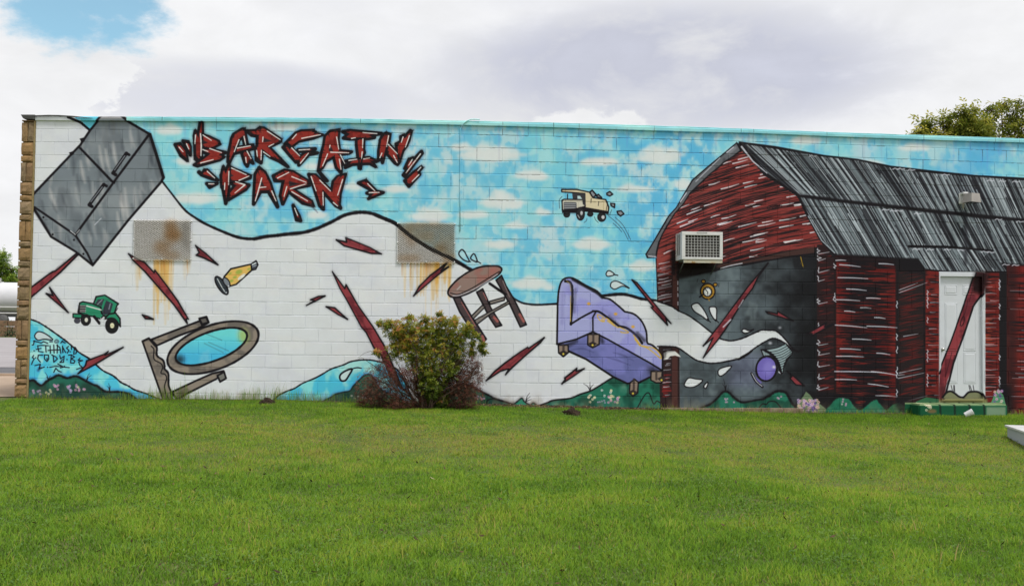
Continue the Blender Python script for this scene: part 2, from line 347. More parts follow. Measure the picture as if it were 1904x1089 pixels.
# beam above the opening and black under the window unit, with its cast shadow painted in
bm=np.concatenate([q(E5,[(520,1000),(850,960),(1120,885),(1540,830),(1900,765)]),q(E8,[(350,300),(700,215),(900,180),(1075,150)]),q(E8,[(1075,250),(900,285),(740,295),(600,315),(380,355),(200,390),(0,425)]),q(E5,[(1500,905),(1300,935),(1100,975),(850,1045),(560,1060)])])
fill(bm,C(58,40,38)); line(q(E5,[(1120,890),(1540,838),(1900,765)]),2,BLK); line(q(E5,[(560,1055),(850,1040),(1100,970),(1300,930),(1500,900),(1900,830)]),3,BLK); line(q(E8,[(0,425),(380,355),(740,293),(1075,250)]),3,BLK)
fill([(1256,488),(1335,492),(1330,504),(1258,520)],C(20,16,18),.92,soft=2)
line(q(E5,[(1200,950),(1340,910),(1520,875)]),1.8,SILV)
def ticks(xa,xb,ya,yb,n,seed,slope=0,w=1.4,col=None,al=.9,Lmin=.4):
    r=np.random.default_rng(seed)
    for i in range(n):
        y=ya+(yb-ya)*(i+r.random())/n; L=(xb-xa)*(Lmin+(1-Lmin)*r.random()); x=xa+(xb-xa-L)*r.random()
        line([(x,y),(x+L*.5,y+slope*L*.5+r.normal()*.5),(x+L,y+slope*L)],w*(.6+.7*r.random()),SILV if col is None else col,al*(.6+.4*r.random()),soft=.7,taper=(1,.8,.5))
# left post grain
ticks(1222,1250,485,560,26,31,-.2,1.8,C(92,34,34)); ticks(1223,1249,490,562,17,32,-.22,1.7)
ticks(1232,1248,695,740,10,33,-.05,3.2,C(118,32,32)); ticks(1233,1248,650,735,9,34,-.1,1.7); 
for y in (523,534,545,561): line([(1260.5,y),(1260.5,y+6)],1.7,SILV,.85)
# gray barge board
barge=np.concatenate([q(E4,[(1440,125),(1220,310),(1000,490),(780,680),(690,830),(540,1088)]),q(E5,[(430,170),(330,340),(200,560),(90,740),(110,790),(240,785),(250,700),(280,570),(330,450),(420,290),(520,130)]),q(E4,[(640,1040),(740,880),(850,770),(930,700),(1040,590),(1160,500),(1240,420),(1380,330),(1500,240)])])
fill(barge,C(86,88,94)); 
def bargeshade():
    r=np.random.default_rng(5)
    for i in range(26):
        t=r.random(); p=np.array([1370,268])+(np.array([1215,470])-np.array([1370,268]))*t; line([p+r.normal(0,4,2),p+(-9,12)+r.normal(0,3,2)],5,C(40,40,45) if r.random()<.6 else C(140,142,150),.55,soft=4)
clipdraw(barge,bargeshade)
line(shut(barge),2.6,rag=.5,soft=1)
line(q(E4,[(1390,190),(1290,270)]),1.8,SILV); line(q(E4,[(1190,350),(830,700)]),1.6,SILV,.8); line(q(E4,[(690,870),(600,1000)]),1.8,SILV); line(q(E5,[(130,770),(235,780)]),2,SILV)
# front walls of the barn (right side)
ext=2150
fill([(1519,455),(1554,455),(1554,800),(1519,790)],C(36,24,26))
fill([(1552,470),(1670,470),(1670,800),(1552,800)],WV)
fill([(1668,470),(1722,470),(1722,800),(1668,800)],C(34,26,28))
fill([(1720,490),(1750,490),(1750,800),(1720,800)],WV)
fill([(1822,490),(1860,490),(1860,800),(1822,800)],WV)
fill([(1858,480),(1874,480),(1874,800),(1858,800)],C(24,22,25))
fill([(1872,480),(ext,480),(ext,800),(1872,800)],WV); fill([(1868,480),(1890,480),(1890,800),(1868,800)],C(24,22,25),.6,soft=5)
def wood(xa,xb,ya,yb,n,seed,slope,col=None,Lr=(20,70),w=1.5,al=.9):
    r=np.random.default_rng(seed)
    def f():
        for i in range(n):
            y=ya+(yb-ya)*r.random(); L=min(Lr[0]+(Lr[1]-Lr[0])*r.random(),(xb-xa)*1.2); x=xa-5+(xb-xa-L+10)*r.random()
            m=slope+r.normal()*.012
            line(spl([(x,y),(x+L*.5,y+m*L*.5+r.normal()*.7),(x+L,y+m*L)],4),w*(.6+.9*r.random()),BLK if col is None else col,al,soft=.6,taper=(.3,1,.3))
    clipdraw([(xa,ya),(xb,ya),(xb,yb),(xa,yb)],f)
wood(1552,1668,484,770,680,41,.035,w=2.0); wood(1522,1552,470,770,60,42,-.12,C(92,30,30),(10,26)); 
wood(1670,1720,500,770,120,43,-.2,C(86,28,28),(16,44)); wood(1720,1747,510,770,110,44,.02,None,(10,28),w=1.8); wood(1824,1858,512,770,120,45,.02,None,(10,34)); wood(1874,ext,505,770,620,46,.03,w=1.9)
ticks(1832,1846,590,640,9,52,0,3,C(170,74,44),.6)
fill([(1552,476),(1722,470),(1722,500),(1552,484)],BLK,.9,soft=2); fill([(1660,482),(1722,482),(1722,512),(1668,505)],BLK,.9,soft=3)
line([(1668,484),(1668,770)],6,C(24,22,25),.9,soft=3); line([(1719,505),(1719,770)],4,C(26,22,25),.9,soft=2); line([(1553,480),(1553,770)],4,C(24,20,22),.9,soft=2)
# white ticks: spots along the corner edges, highlights across
r=np.random.default_rng(61)
for xa,L in ((1521,34),(1551,0)):
    for y in ([462,475,497,513,555,600,632,650,672,695,715] if xa==1521 else [490,545,552]):
        z=[(xa+r.normal()*1,y)]
        for k in range(4): z.append((xa+r.normal()*1.5+(2 if k%2 else 0),y+2.2*(k+1)))
        line(z,1.7,SILV,.9)
        if L: line([(xa+1,y+10),(xa+12+r.random()*10,y+7-3*r.random())],1.6,SILV,.85,taper=(1,.6))
for y in (560,620,644,682,690,724): line([(1667+r.normal(),y),(1669,y+4),(1666.5,y+8),(1668,y+12)],1.8,SILV,.9)
for y in (540,552,562,590,650,662,695,708): line([(1724,y),(1726,y+3),(1723.5,y+6),(1725,y+10)],1.7,SILV,.85)
for y in (520,530,565,585,660,700,710): line([(1858,y),(1860,y+3),(1857.5,y+6),(1859,y+9)],2,SILV,.85)
for a,b,c,d in [(1558,516,1614,518),(1561,492,1600,496),(1634,490,1662,492),(1553,557,1599,559),(1574,537,1611,540),(1611,554,1637,555),(1600,572,1620,573),(1570,578,1590,580),(1626,590,1646,592),(1553,604,1612,609),(1612,606,1668,609),(1585,630,1620,632),(1562,648,1600,650),(1630,656,1655,659),(1555,662,1606,663),(1552,690,1640,692),(1620,690,1668,697),(1553,705,1593,706),(1614,713,1652,719),(1628,735,1668,737),(1554,484,1573,484)]:
    line(spl([(a,b),((a+c)/2,(b+d)/2-.6),(c,d)]),1.9,SILV,.92,taper=(1,1,.6))
for a,b,c,d in [(1672,539,1706,526),(1672,544,1724,525),(1680,625,1708,620),(1672,693,1714,684),(1670,703,1718,693),(1680,747,1724,735),(1670,697,1682,696)]: line([(a,b),(c,d)],1.7,SILV,.75,taper=(1,.5))
ticks(1726,1746,520,740,12,71,0,1.5,None,.75); ticks(1826,1858,515,745,20,72,0,1.5,None,.75); ticks(1878,ext,520,740,34,73,.03,1.5,None,.65,.1)
# roof
def rl(pts,x): p=np.array(pts); return np.interp(x,p[:,0],p[:,1])
ridge=[(1375,265),(1440,274),(1533,290),(1594,297),(1656,310),(1737,320),(1813,327),(1904,333),(2150,352)]
brk=[(1485,364),(1500,365.5),(1562,373.5),(1631,381),(1737,393),(1778,397),(1835,403.5),(1904,409),(2150,430)]
eav=[(1552,474),(1625,477),(1654,480),(1706,482),(1760,486),(1862,490),(1904,493),(2150,508)]
up=np.concatenate([ridge,brk[::-1],[(1426,324)]]); lo=np.concatenate([brk,eav[::-1],[(1520,430),(1498,388)]])
def corr(x0,x1,ytop,ybot,sh,n,seed):
    r=np.random.default_rng(seed)
    for i in range(n):
        x=x0+(x1-x0)*r.random(); s=np.interp(x,*sh)
        t0=-.05 if r.random()<.55 else r.random()*.5; t1=1.05 if r.random()<.6 else .5+r.random()*.5
        f=lambda t:(x+s*t+r.normal()*.3, rl(ytop,x)+(rl(ybot,x+s)-rl(ytop,x))*t)
        k=r.random()
        if k<.42: col,w,a=C(28,28,33),1.4+2.2*r.random(),.9
        elif k<.66: col,w,a=C(104,114,121),1.3+1.6*r.random(),.8
        else: col,w,a=C(152,161,169),1.1+1.3*r.random(),.88
        line([f(t0),f((t0+t1)/2),f(t1)],w,col*(.9+.2*r.random()),a,soft=.9,taper=(1,1,.7))
fill([(1374,264),(1388,266),(1440,320),(1500,362),(1492,370),(1420,326)],C(26,26,30)); fill([(1480,362),(1500,364),(1560,474),(1548,478)],C(26,26,30)); fill(up,C(78,84,90)); fill(lo,C(74,80,86))
clipdraw(up,lambda:corr(1370,2150,ridge,brk,([1375,1450,1524,1640,1746,1900,2150],[110,78,63,54,38,36,36]),620,81))
clipdraw(lo,lambda:corr(1470,2150,brk,eav,([1485,1600,1800,2150],[68,58,46,44]),620,82))
line(np.array(ridge),4.4,rag=.5,soft=1.4); line(np.array(brk),6.4,rag=.5,soft=3); line([(1376,266),(1426,324),(1485,365),(1500,398),(1525,445),(1553,474)],4,rag=.3); line(np.array(eav),4,BLK,.8,soft=3)
line([(1379,273),(1400,300),(1426,322)],3,SILV,.9,taper=(1.2,.6)); line([(1503,402),(1528,447),(1552,470)],2.2,C(150,160,170),.9)
porch=[(1692,459),(1760,460),(1800,463),(1845,467),(1871,504),(1760,504),(1722,501)]
fill(porch,C(68,73,79))
clipdraw(porch,lambda:corr(1660,1850,[(1600,459),(1760,460),(1900,468)],[(1600,503),(1900,505)],([1600,1900],[27,27]),170,83))
line([(1690,458),(1760,459),(1800,462),(1845,466)],4,rag=.5); line([(1722,501),(1760,505),(1871,506)],3)
for s0 in [(1697,462),(1723,463),(1755,463),(1782,464),(1825,467),(1836,468),(1864,491),(1882,492),(1669,313),(1688,315),(1752,324),(1835,335),(1857,336),(1882,337),(1640,389),(1665,391),(1850,407),(1890,411),(1505,289),(1660,313),(1655,391),(1700,396)]:
    x,y=s0; line(spl([(x,y+2),(x+4,y),(x+8,y+1.6),(x+13,y+.8)]),1.8,SILV,.85)
line([(1794,395),(1796,440),(1795,490)],7,C(34,34,40),.65,soft=5)
# hills along the foot of the barn
e=spl(q(E7,[(540,1000),(600,940),(720,890),(830,800),(900,720),(950,700),(1010,720),(1080,790),(1200,860),(1400,830),(1560,800),(1660,740),(1740,705),(1810,710),(1870,740)]))
e2=spl(q(F2,[(0,650),(100,590),(170,545),(250,535),(330,560),(390,660),(440,740),(520,790)]))
hill(e,HILLG,4); hill(e2,HILLG,4.5)
line(spl(q(E7,[(1430,970),(1500,885),(1560,890),(1600,850),(1700,855),(1790,960)])),2); weeds(1349,726,[(-6,-13),(-4,-22),(3,-12),(1,-10)])
fill(q(F2,[(480,760),(700,500),(1060,560),(1400,600),(1400,800),(480,830)]),BLK,.0)
fill([(1478,752),(1500,726),(1560,730),(1560,770),(1478,770)],C(24,22,26),.95,soft=2)
e3=spl(q(F2,[(880,830),(960,740),(1050,640),(1120,610),(1220,620),(1290,640),(1360,740),(1430,790),(1500,750),(1560,690),(1650,640),(1700,650),(1770,740),(1850,800),(1930,760)]))
fill([(1640,742),(1700,738),(1745,735),(1745,752),(1700,750),(1640,772)],BLK,.75,soft=4); fill([(1856,715),(1880,715),(1882,775),(1862,775)],BLK,.8,soft=4)
hill(e3,mix(HILLG,C(30,104,76),np.full((TH,TW),.5,np.float32)),6)
fill(q(F2,[(480,900),(500,720),(590,610),(630,540),(690,590),(740,660),(830,720),(930,800),(900,900)]),C(92,108,84))
flowers(1503,757,38,28,80,[C(190,150,170),C(195,165,150),LV,C(180,140,165)],21,1.7); flowers(1507,758,26,20,16,[C(70,55,120),C(84,66,130)],22,1.5); flowers(1570,748,16,14,5,[PK,WW*.9],23,1.2);flowers(1448,740,12,8,3,[PK],24,1.2); flowers(1355,745,20,8,4,[PK],25,1.1);flowers(1350,745,10,6,2,[PK],26,1)
e4=spl([(1652,752),(1668,748),(1690,752),(1705,742),(1725,738),(1745,742),(1752,748)])
fill(region(np.array([(1640,770),(1660,752),(1672,748),(1690,760),(1704,746),(1722,738),(1748,742),(1760,752)])),C(44,86,60)); 
fill([(1664,752),(1668,742),(1690,740),(1690,765),(1676,768)],BLK,.8,soft=3)
fill([(1838,760),(1848,735),(1856,722),(1866,735),(1872,760)],C(70,120,90)); flowers(1855,738,18,24,14,[C(195,180,170),PK,C(90,80,130)],27,1.7)
# ---- white tongue of the wave inside the barn
tong=np.concatenate([spl(np.concatenate([q(E1,[(1700,480),(1900,550)]),q(E6,[(250,540),(400,610),(560,720),(750,870),(870,950),(950,975),(1050,985),(1200,950),(1350,885),(1430,850),(1500,825),(1600,830),(1700,840),(1790,910)]),q(F1,[(830,600),(900,690),(980,735),(1060,720)])])),
   spl(np.concatenate([q(F1,[(990,752),(900,712),(800,625),(700,570),(610,550),(500,600),(400,660),(300,730),(180,830),(100,860)]),q(E7,[(1350,90),(1220,190),(1100,225),(870,270),(720,280),(610,260),(500,225),(350,120),(230,45),(100,30),(-60,30)])])),[(1180,640),(1150,560)]])
fill(tong,WF); line(tong[:-2],2.8,rag=.4)
fill(q(E7,[(40,230),(30,130),(90,95),(200,100),(260,150),(290,190),(200,165),(130,175),(90,220)]),C(190,190,190))
fill([(1230,646),(1262,646),(1256,652),(1240,655),(1236,668),(1230,668)],BLK,.5,soft=1.5)
def drop(pts,w=2.2,col=None):
    p=spl(pts,6,True); fill(p,WHT if col is None else col); line(shut(p),w)
drop(q(E6,[(445,470),(500,430),(560,440),(650,560),(700,690),(600,620),(490,550)])); line(q(E6,[(680,660),(730,710)]),1.8)
drop(q(E6,[(710,500),(760,480),(815,500),(820,600),(810,690),(740,600)])); line(q(E6,[(800,670),(850,715)]),1.8)
drop(q(E6,[(1195,840),(1230,810),(1300,835),(1370,815),(1300,860),(1240,875)]))
drop(q(E7,[(340,590),(400,500),(500,510),(610,530),(560,590),(470,635),(370,630)])); drop(q(E7,[(630,620),(680,560),(690,590),(655,655)])); drop(q(E7,[(840,430),(870,360),(1040,320),(960,420),(880,470)]))
# clock, lamp
GOLD=C(150,112,40)
for c in ((1308,523),(1330,529)): shape(ell(c,3.6,3.2),GOLD,1.4)
shape(ell((1316,541.5),13.5,14.5),GOLD,2.2); shape(ell((1315.5,542.5),8,8.6),C(196,198,202),2); line([(1316,543),(1312,538)],1.4); line([(1316,543),(1316,547)],1.4); line([(1301,552),(1306,548)],3); line([(1318,556),(1319,559)],1.6,GOLD)
for a in range(12): fill(ell((1315.5+6.3*np.cos(a*.5236),542.5+6.6*np.sin(a*.5236)),.6,.6),BLK)
line([(1298,518),(1296,524)],1,alpha=.7); line([(1337,527),(1336,533)],1,alpha=.7)
shade_=np.concatenate([spl(q(F1,[(440,715),(560,710),(700,680),(810,625)])),spl(q(F1,[(840,670),(905,765),(830,850),(780,960),(770,1060)])),q(F1,[(730,1060),(690,900),(600,780),(500,730)])])
fill(shade_,C(132,150,156)); line(shut(shade_),1.8)
for t in np.linspace(.12,.9,9):
    a=np.array([440,715])+(np.array([740,1060])-np.array([440,715]))*t; b=np.array([810,625])+(np.array([800,900])-np.array([810,625]))*t+np.array([90*np.sin(t*3.1),0])
    line(spl([q(F1,[a])[0],q(F1,[(a+b)/2+(15,30)])[0],q(F1,[b])[0]]),1.2)
shape(q(F1,[(440,720),(500,735),(600,800),(480,820)]),C(120,134,140),1.6); line(spl(q(F1,[(500,730),(600,790),(690,900),(740,1070)])),5)
shape(ell((1425,685),19,23,8),C(98,88,160),3); fill(ell((1428,684),9,14,8),C(130,122,190),.5,soft=3); fill(ell((1439,682),3,2.4),C(215,210,215),.9,soft=1)
line(spl(q(E7,[(1340,430),(1400,540),(1500,630)])),5); line(spl(q(E7,[(1345,430),(1410,545),(1495,620)])),1.4,SILV); fill(q(E7,[(1390,470),(1490,560),(1480,590),(1420,530)]),C(96,88,150)); fill(q(E7,[(1740,390),(1780,440),(1740,420)]),SILV)
fill(ell((1450,609),3,2),SILV,.8,soft=1); fill(ell((1432,637.5),3.5,2.4),SILV,.9,soft=1)
# ---- loose planks
PLK=mix(np.broadcast_to(C(124,52,58),img.shape).copy(),C(92,36,44),sm(fbm(26,211,3),.48,.68))
planks=[q(A3,[(440,515),(540,440),(700,320),(780,265),(830,250),(1130,0),(1160,10),(900,270),(440,668)]),q(A3,[(740,500),(860,660),(1015,870),(800,690),(690,590),(790,620)]),
 q(B3,[(10,0),(60,30),(250,130),(390,280),(400,240),(590,490),(740,700),(900,970),(865,960),(880,1030),(680,750),(450,490),(250,260),(80,100)]),q(B3,[(215,905),(300,930),(375,970),(260,960)]),
 q(B3,[(1005,-125),(1160,-5),(1335,160),(1130,60),(1015,20),(1060,-20)]),[(625.5,446),(644.5,450),(643,442),(651,445),(688,460),(709,472),(690,471),(640,457)],
 [(618,505),(641,536),(643.5,529.5),(648.5,538),(666,568),(694,608),(716,645),(735,690),(748,722),(738,715),(718,680),(706,655),(705,665),(681,618),(672,608),(645,558),(632,536)],
 q(C3,[(750,765),(870,695),(810,680),(930,630),(1025,625),(870,710)]),q(C3,[(1045,785),(1170,800),(1360,970),(1220,900)]),[(831,489),(820,503.5),(834,496),(812,513),(769,550),(780,532),(786,526),(800,512)],
 q(D8,[(1215,60),(1150,140),(930,330),(720,520),(640,610),(690,520),(560,560),(350,700),(480,560),(640,430),(860,270),(970,200),(980,220)]),q(D8,[(1480,745),(1530,680),(1520,660),(1700,515),(1690,560),(1810,520),(1640,640)]),
 [(1175.5,520.5),(1184,525),(1217.5,565),(1247.5,601),(1238,592),(1241,604),(1210,571),(1215,571)],
 [(1428,489),(1410,514),(1400,535),(1381,560),(1359,596),(1347.5,614),(1336,630),(1307.5,665),(1326,627.5),(1307.5,643),(1325,620),(1342.5,597.5),(1365,567.5),(1391,532.5),(1410,510)],
 q(F1,[(510,150),(680,185),(690,150),(920,290),(700,225),(540,180)]),q(F1,[(1110,490),(1410,320),(1390,380),(1530,335),(1190,515),(1200,480)]),q(F2,[(350,240),(480,340),(605,455),(480,440),(390,340),(420,320)]),
 q(A4,[(1830,300),(1700,380),(1400,560),(1160,690),(1270,570),(1290,500),(1550,400),(1610,360),(1560,420)])]
r=np.random.default_rng(9)
for p in planks:
    p=np.asarray(p,float); line(shut(p),5,BLK,.22,soft=6); fill(p,PLK); c=p.mean(0); far=p[np.argmax(((p-c)**2).sum(1))]; d=(far-c)
    for k in range(4): 
        o=r.normal(0,1.2,2); line([c-d*.6*r.random()+o,c+d*.7*r.random()+o],1.0,C(60,24,30),.6,taper=(.3,1,.2))
    for tip in (far,): line([tip,tip+(c-tip)*.22],2.6,C(40,24,30),.8,soft=2)
    line(shut(p),2.7,rag=.5,soft=.8)
line(q(E6,[(1215,380),(1150,490)]),2.2,SILV,.7); line(q(E6,[(1030,670),(920,780)]),2.8,SILV,.8)
# ---- refrigerator
FR=mix(np.broadcast_to(C(104,112,119),img.shape).copy(),C(118,124,130),sm(fbm(80,231,3),.4,.7)); FR=mix(FR,C(88,94,101),sm(fbm(70,233,3,.5),.5,.75)*.7)
fr=[(187,217),(167.5,242.5),(149,270),(56,366),(58,386),(95,440),(141,468),(172.5,493),(238,410),(300,338),(304,330),(279,250),(240,226),(226,211),(190,211)]
fill(fr,FR)
fill([(187,214),(230,214),(240,222),(184,222)],C(128,128,130))
def frs():
    r=np.random.default_rng(12)
    for i in range(60):
        x=70+r.random()*225; y=230+r.random()*220; L=14+30*r.random()
        line(spl([(x,y),(x+2+r.normal(),y+L*.5),(x+5+3*r.normal(),y+L)]),3+5*r.random(),C(168,166,168) if r.random()<.55 else C(46,50,58),.40,soft=6,taper=(.3,1,.2))
    for x,y,L in [(185,272,45),(196,278,40),(210,265,46),(150,300,40),(93,352,26),(225,360,60),(232,350,70),(218,395,40)]: line(spl([(x,y),(x+3,y+L*.5),(x+8,y+L)]),7,C(182,178,178),.55,soft=6,taper=(.3,1,.2))
clipdraw(fr,frs)
for s_,w in (([(189,216),(167.5,242.5),(149,270),(62,361)],4.2),([(62,386),(95,440),(141,468),(172.5,493),(238,410),(300,338)],4),([(300,338),(304,330),(279,250)],5),([(279,250),(238,226),(225,214)],4.6),([(276,252),(212,338),(140,437)],4.4),([(147.5,274),(207,336),(212,340)],4.2),([(64,385),(140,437),(162.5,471),(172,491)],4)): line(s_,w,soft=1.4,rag=.25)
line([(276,250),(290,280),(301,326)],9,BLK,.35,soft=6); fill([(148,258),(156,256),(158,262),(151,264)],BLK); fill([(128,284),(136,281),(138,286),(132,290)],BLK); line([(62,388),(90,430)],5,BLK,.5,soft=4)
for a,b in (((235,285),(210,322)),((193,343),(166,381))): line([a,b],6,BLK); line([(a[0]-3,a[1]+5),(b[0]+3,b[1]-6)],2,C(120,126,134),.8); line([a,(a[0]+5,a[1]+3)],5); line([b,(b[0]+5,b[1]+3)],6)
for c in ((80.6,404),(98,436),(137.5,446),(155,472)): fill(ell(c,1.9,2),BLK)
line([(188,406),(176,418)],1.5,SILV,.8); line([(140,436),(131,429)],1.6,WHT,.9); line([(142,434),(148,427)],1.4,WHT,.8)
# ---- lettering
RED=mix(np.broadcast_to(C(124,40,35),img.shape).copy(),C(100,31,28),sm(fbm(22,251,3),.5,.68))
def letter(polys,holes=(),hl=(),o=B1,k=8.0):
    P=[np.asarray(q(o,p,k)) for p in polys]
    for p in P: line(shut(p),9,BLK,.35,soft=6)
    for p in P: line(shut(p+(-.9,.9)),6.2,soft=1.2,rag=.35)
    for p in P: line(shut(p),4.8,soft=1.2,rag=.3)
    for p in P: fill(p,RED)
    for p in P:
        c=p.mean(0)
        for a,b,d in zip(p,np.roll(p,-1,0),np.roll(p,1,0)):
            u=(a-b)/(np.hypot(*(a-b))+1e-6)+(a-d)/(np.hypot(*(a-d))+1e-6); n_=np.hypot(*u)
            if n_>.75: line([a-u/n_*2.5,a+u/n_*(2.2+2.5*RG.random())],4.2,BLK,.95,soft=.8,taper=(1,.15))
            for t_ in np.arange(.25,.9,.3):
                m_=a+(b-a)*t_; 
                if RG.random()<.45: line([m_,m_+(c-m_)*(.12+.22*RG.random())],2.2,BLK,.85,soft=.7,taper=(1,.2))
        line(shut(p),2.8,rag=.7,soft=.8)
    for h in holes: fill(q(o,h,k),C(44,34,38))
    for h in hl: line(q(o,h,k),2.5,C(222,220,224),1.,soft=.6,taper=(.8,1,.6))
letter([[(995,420),(1005,340),(1045,430),(1065,300),(1085,175),(1108,230),(1110,400),(1100,560),(1095,740),(1040,790),(1005,760)],[(1105,400),(1200,430),(1350,500),(1370,545),(1230,608),(1100,590)],[(1110,620),(1230,612),(1455,665),(1390,700),(1430,735),(1370,775),(1040,860),(990,848),(1110,770),(1200,690),(1110,650)]],[[(1110,480),(1185,522),(1110,552)]],[[(1080,390),(1090,560),(1085,720)],[(1005,410),(995,540)],[(1115,410),(1240,490)],[(1215,610),(1390,670)],[(1080,825),(1270,775)],[(1110,625),(1190,655)]])
letter([[(1495,800),(1500,700),(1550,450),(1580,395),(1700,315),(1735,315),(1775,530),(1745,550),(1715,440),(1660,470),(1600,640),(1510,820)],[(1590,600),(1860,555),(1870,605),(1640,660),(1590,680)],[(1690,655),(1780,640),(1865,825),(1805,790),(1780,865),(1745,830)]],[],[[(1650,480),(1580,660)],[(1725,430),(1750,550)],[(1625,605),(1820,570)],[(1770,650),(1830,760)],[(1750,740),(1760,820)]])
letter([[(-125,345),(0,340),(60,295),(120,305),(375,470),(370,505),(270,550),(190,580),(330,720),(480,875),(350,790),(220,735),(100,640),(80,815),(40,795),(10,775),(0,600),(20,560),(30,420),(-60,405)]],[[(112,450),(240,500),(112,522)]],[[(165,350),(360,480)],[(105,440),(98,510)],[(80,640),(75,780)],[(10,640),(20,730)],[(190,580),(265,540)],[(110,660),(210,730)]],C1)
letter([[(440,540),(600,375),(680,345),(860,335),(880,375),(990,405),(860,450),(640,500),(560,560),(500,600)],[(410,585),(470,530),(530,590),(660,730),(720,680),(780,650),(640,645),(630,622),(885,612),(800,660),(915,672),(790,695),(645,850),(640,800),(600,812),(500,700)]],[],[[(600,400),(540,470)],[(680,460),(960,405)],[(530,600),(650,720)],[(640,632),(800,622)],[(660,830),(780,680)]],C1)
letter([[(1030,425),(1110,350),(1240,330),(1225,480),(1245,640),(1425,655),(1390,678),(1240,700),(1325,845),(1280,800),(1270,965),(1200,890),(1160,730),(1050,790),(990,890),(935,935),(970,710),(1010,560)]],[[(1085,610),(1115,575),(1150,650),(1080,650)]],[[(1200,440),(1230,620)],[(1110,665),(1380,675)],[(1065,690),(990,870)],[(1255,705),(1320,830)],[(1240,770),(1265,920)],[(1100,560),(1095,600)]],C1)
letter([[(1300,355),(1400,338),(1865,382),(1700,415),(1765,440),(1690,462),(1400,465),(1310,450),(1370,400)],[(1500,460),(1610,460),(1605,620),(1618,670),(1580,750),(1558,900),(1538,900),(1530,760),(1500,560)],[(1345,790),(1520,762),(1680,738),(1795,795),(1720,800),(1785,878),(1700,830),(1560,830),(1440,840),(1335,888),(1400,810)]],[],[[(1590,372),(1800,390)],[(1590,470),(1585,600)],[(1580,660),(1570,760)],[(1380,788),(1500,770)],[(1600,765),(1690,752)],[(1420,462),(1480,450)]],C1)
letter([[(60,485),(100,405),(150,378),(205,395),(190,500),(160,560),(130,680),(95,815),(75,740),(35,785),(40,640)],[(170,540),(200,550),(320,690),(348,800),(320,845),(285,820),(150,670)],[(300,540),(370,500),(362,430),(410,405),(420,440),(505,340),(525,350),(490,480),(450,570),(400,640),(340,815),(310,690)]],[],[[(180,420),(150,580)],[(80,680),(50,750)],[(175,550),(310,690)],[(490,420),(430,590)],[(395,440),(370,520)],[(255,715),(310,820)]],D1)
letter([[(430,900),(490,765),(540,745),(540,790),(675,650),(685,680),(560,850),(430,1025),(408,998),(460,920)],[(580,942),(670,882),(683,892),(620,960),(648,990),(540,1110),(488,1165),(425,1085)]],[],[[(655,690),(440,970)],[(535,770),(480,860)],[(660,890),(615,940)],[(630,1000),(530,1100)]],D1)
letter([[(708,545),(775,535),(858,640),(888,785),(800,710)],[(828,495),(900,505),(932,580),(933,705),(880,600)],[(1062,955),(1100,990),(1140,925),(1180,925),(1340,1078),(1250,1050),(1100,1000)],[(1180,1125),(1328,1128),(1222,1180)]],[],[[(760,590),(820,660)],[(870,540),(905,620)],[(1180,950),(1290,1050)],[(1200,1135),(1280,1135)]])
letter([[(1393,1000),(1420,875),(1455,955),(1500,845),(1525,885),(1505,1100),(1500,1200),(1460,1420),(1440,1300),(1420,1200),(1398,1180)],[(1525,888),(1825,1012),(1820,1042),(1640,1100),(1520,1105),(1510,1000)],[(1520,1100),(1640,1100),(1805,1150),(1755,1212),(1500,1365),(1490,1290),(1595,1160)]],[[(1520,985),(1575,1012),(1520,1038)]],[[(1500,950),(1495,1150)],[(1540,900),(1760,1000)],[(1650,1085),(1800,1020)],[(1600,1105),(1740,1150),(1590,1270)],[(1440,1120),(1435,1220)]])
letter([[(58,500),(85,455),(125,490),(160,560),(213,728),(150,620),(95,622),(47,708),(52,610)]],[[(88,585),(100,545),(118,588)]],[[(100,530),(70,640),(55,690)],[(170,620),(200,690)],[(80,597),(130,592)]],GA,KA)
letter([[(182,512),(260,472),(318,482),(422,546),(436,578),(315,602),(450,690),(463,722),(390,700),(290,622),(250,706),(232,650),(255,548),(195,545)]],[[(290,550),(370,572),(292,590)]],[[(210,530),(290,490)],[(310,520),(410,560)],[(275,590),(255,660)],[(300,605),(410,570)],[(310,625),(420,690)]],GA,KA)
letter([[(432,502),(478,506),(590,620),(600,552),(630,518),(686,502),(650,640),(643,715),(653,738),(620,720),(530,622),(533,745),(507,720),(462,580)]],[],[[(445,520),(480,620)],[(505,545),(580,620)],[(527,630),(530,720)],[(665,540),(630,650)],[(600,700),(630,725)]],GA,KA)
letter([[(502,482),(560,548),(542,545),(520,510)],[(322,718),(362,790),(375,826),(347,818)],[(778,562),(828,543),(902,620),(950,630),(848,672),(870,642),(838,632),(880,616)]],[],[[(330,740),(350,790)],[(840,570),(890,620)],[(850,632),(920,630)]],GA,KA)
line(q(GA,[(440,715),(490,770)],KA),3.5,C(60,40,44),.6,soft=3,taper=(1,.2))
# ---- tractor
GR=C(40,120,92)
fill(ell((143.5,596),6,5.5),C(60,60,70))
shape(q(A3,[(1185,730),(1230,710),(1390,740),(1510,790),(1560,900),(1490,965),(1380,930),(1260,905),(1160,870)]),GR,2)
shape(q(A3,[(1390,745),(1430,635),(1560,612),(1760,740),(1740,765),(1700,880),(1560,930),(1510,880),(1500,790)]),GR,2.2)
fill(q(A3,[(1415,740),(1455,680),(1550,668),(1515,775)]),C(50,54,62)); line(q(A3,[(1450,750),(1520,680)]),1.6,C(150,155,165),.7); fill(q(A3,[(1520,860),(1580,690),(1680,740),(1640,885),(1535,915)]),C(46,50,60)); line(q(A3,[(1640,740),(1620,820)]),2,C(140,145,160),.7)
fill(q(A3,[(1165,760),(1280,760),(1265,880),(1160,865)]),BLK)
for y in (770,800,830,855): line(q(A3,[(1190,y),(1275,y+2)]),1,C(200,200,200))
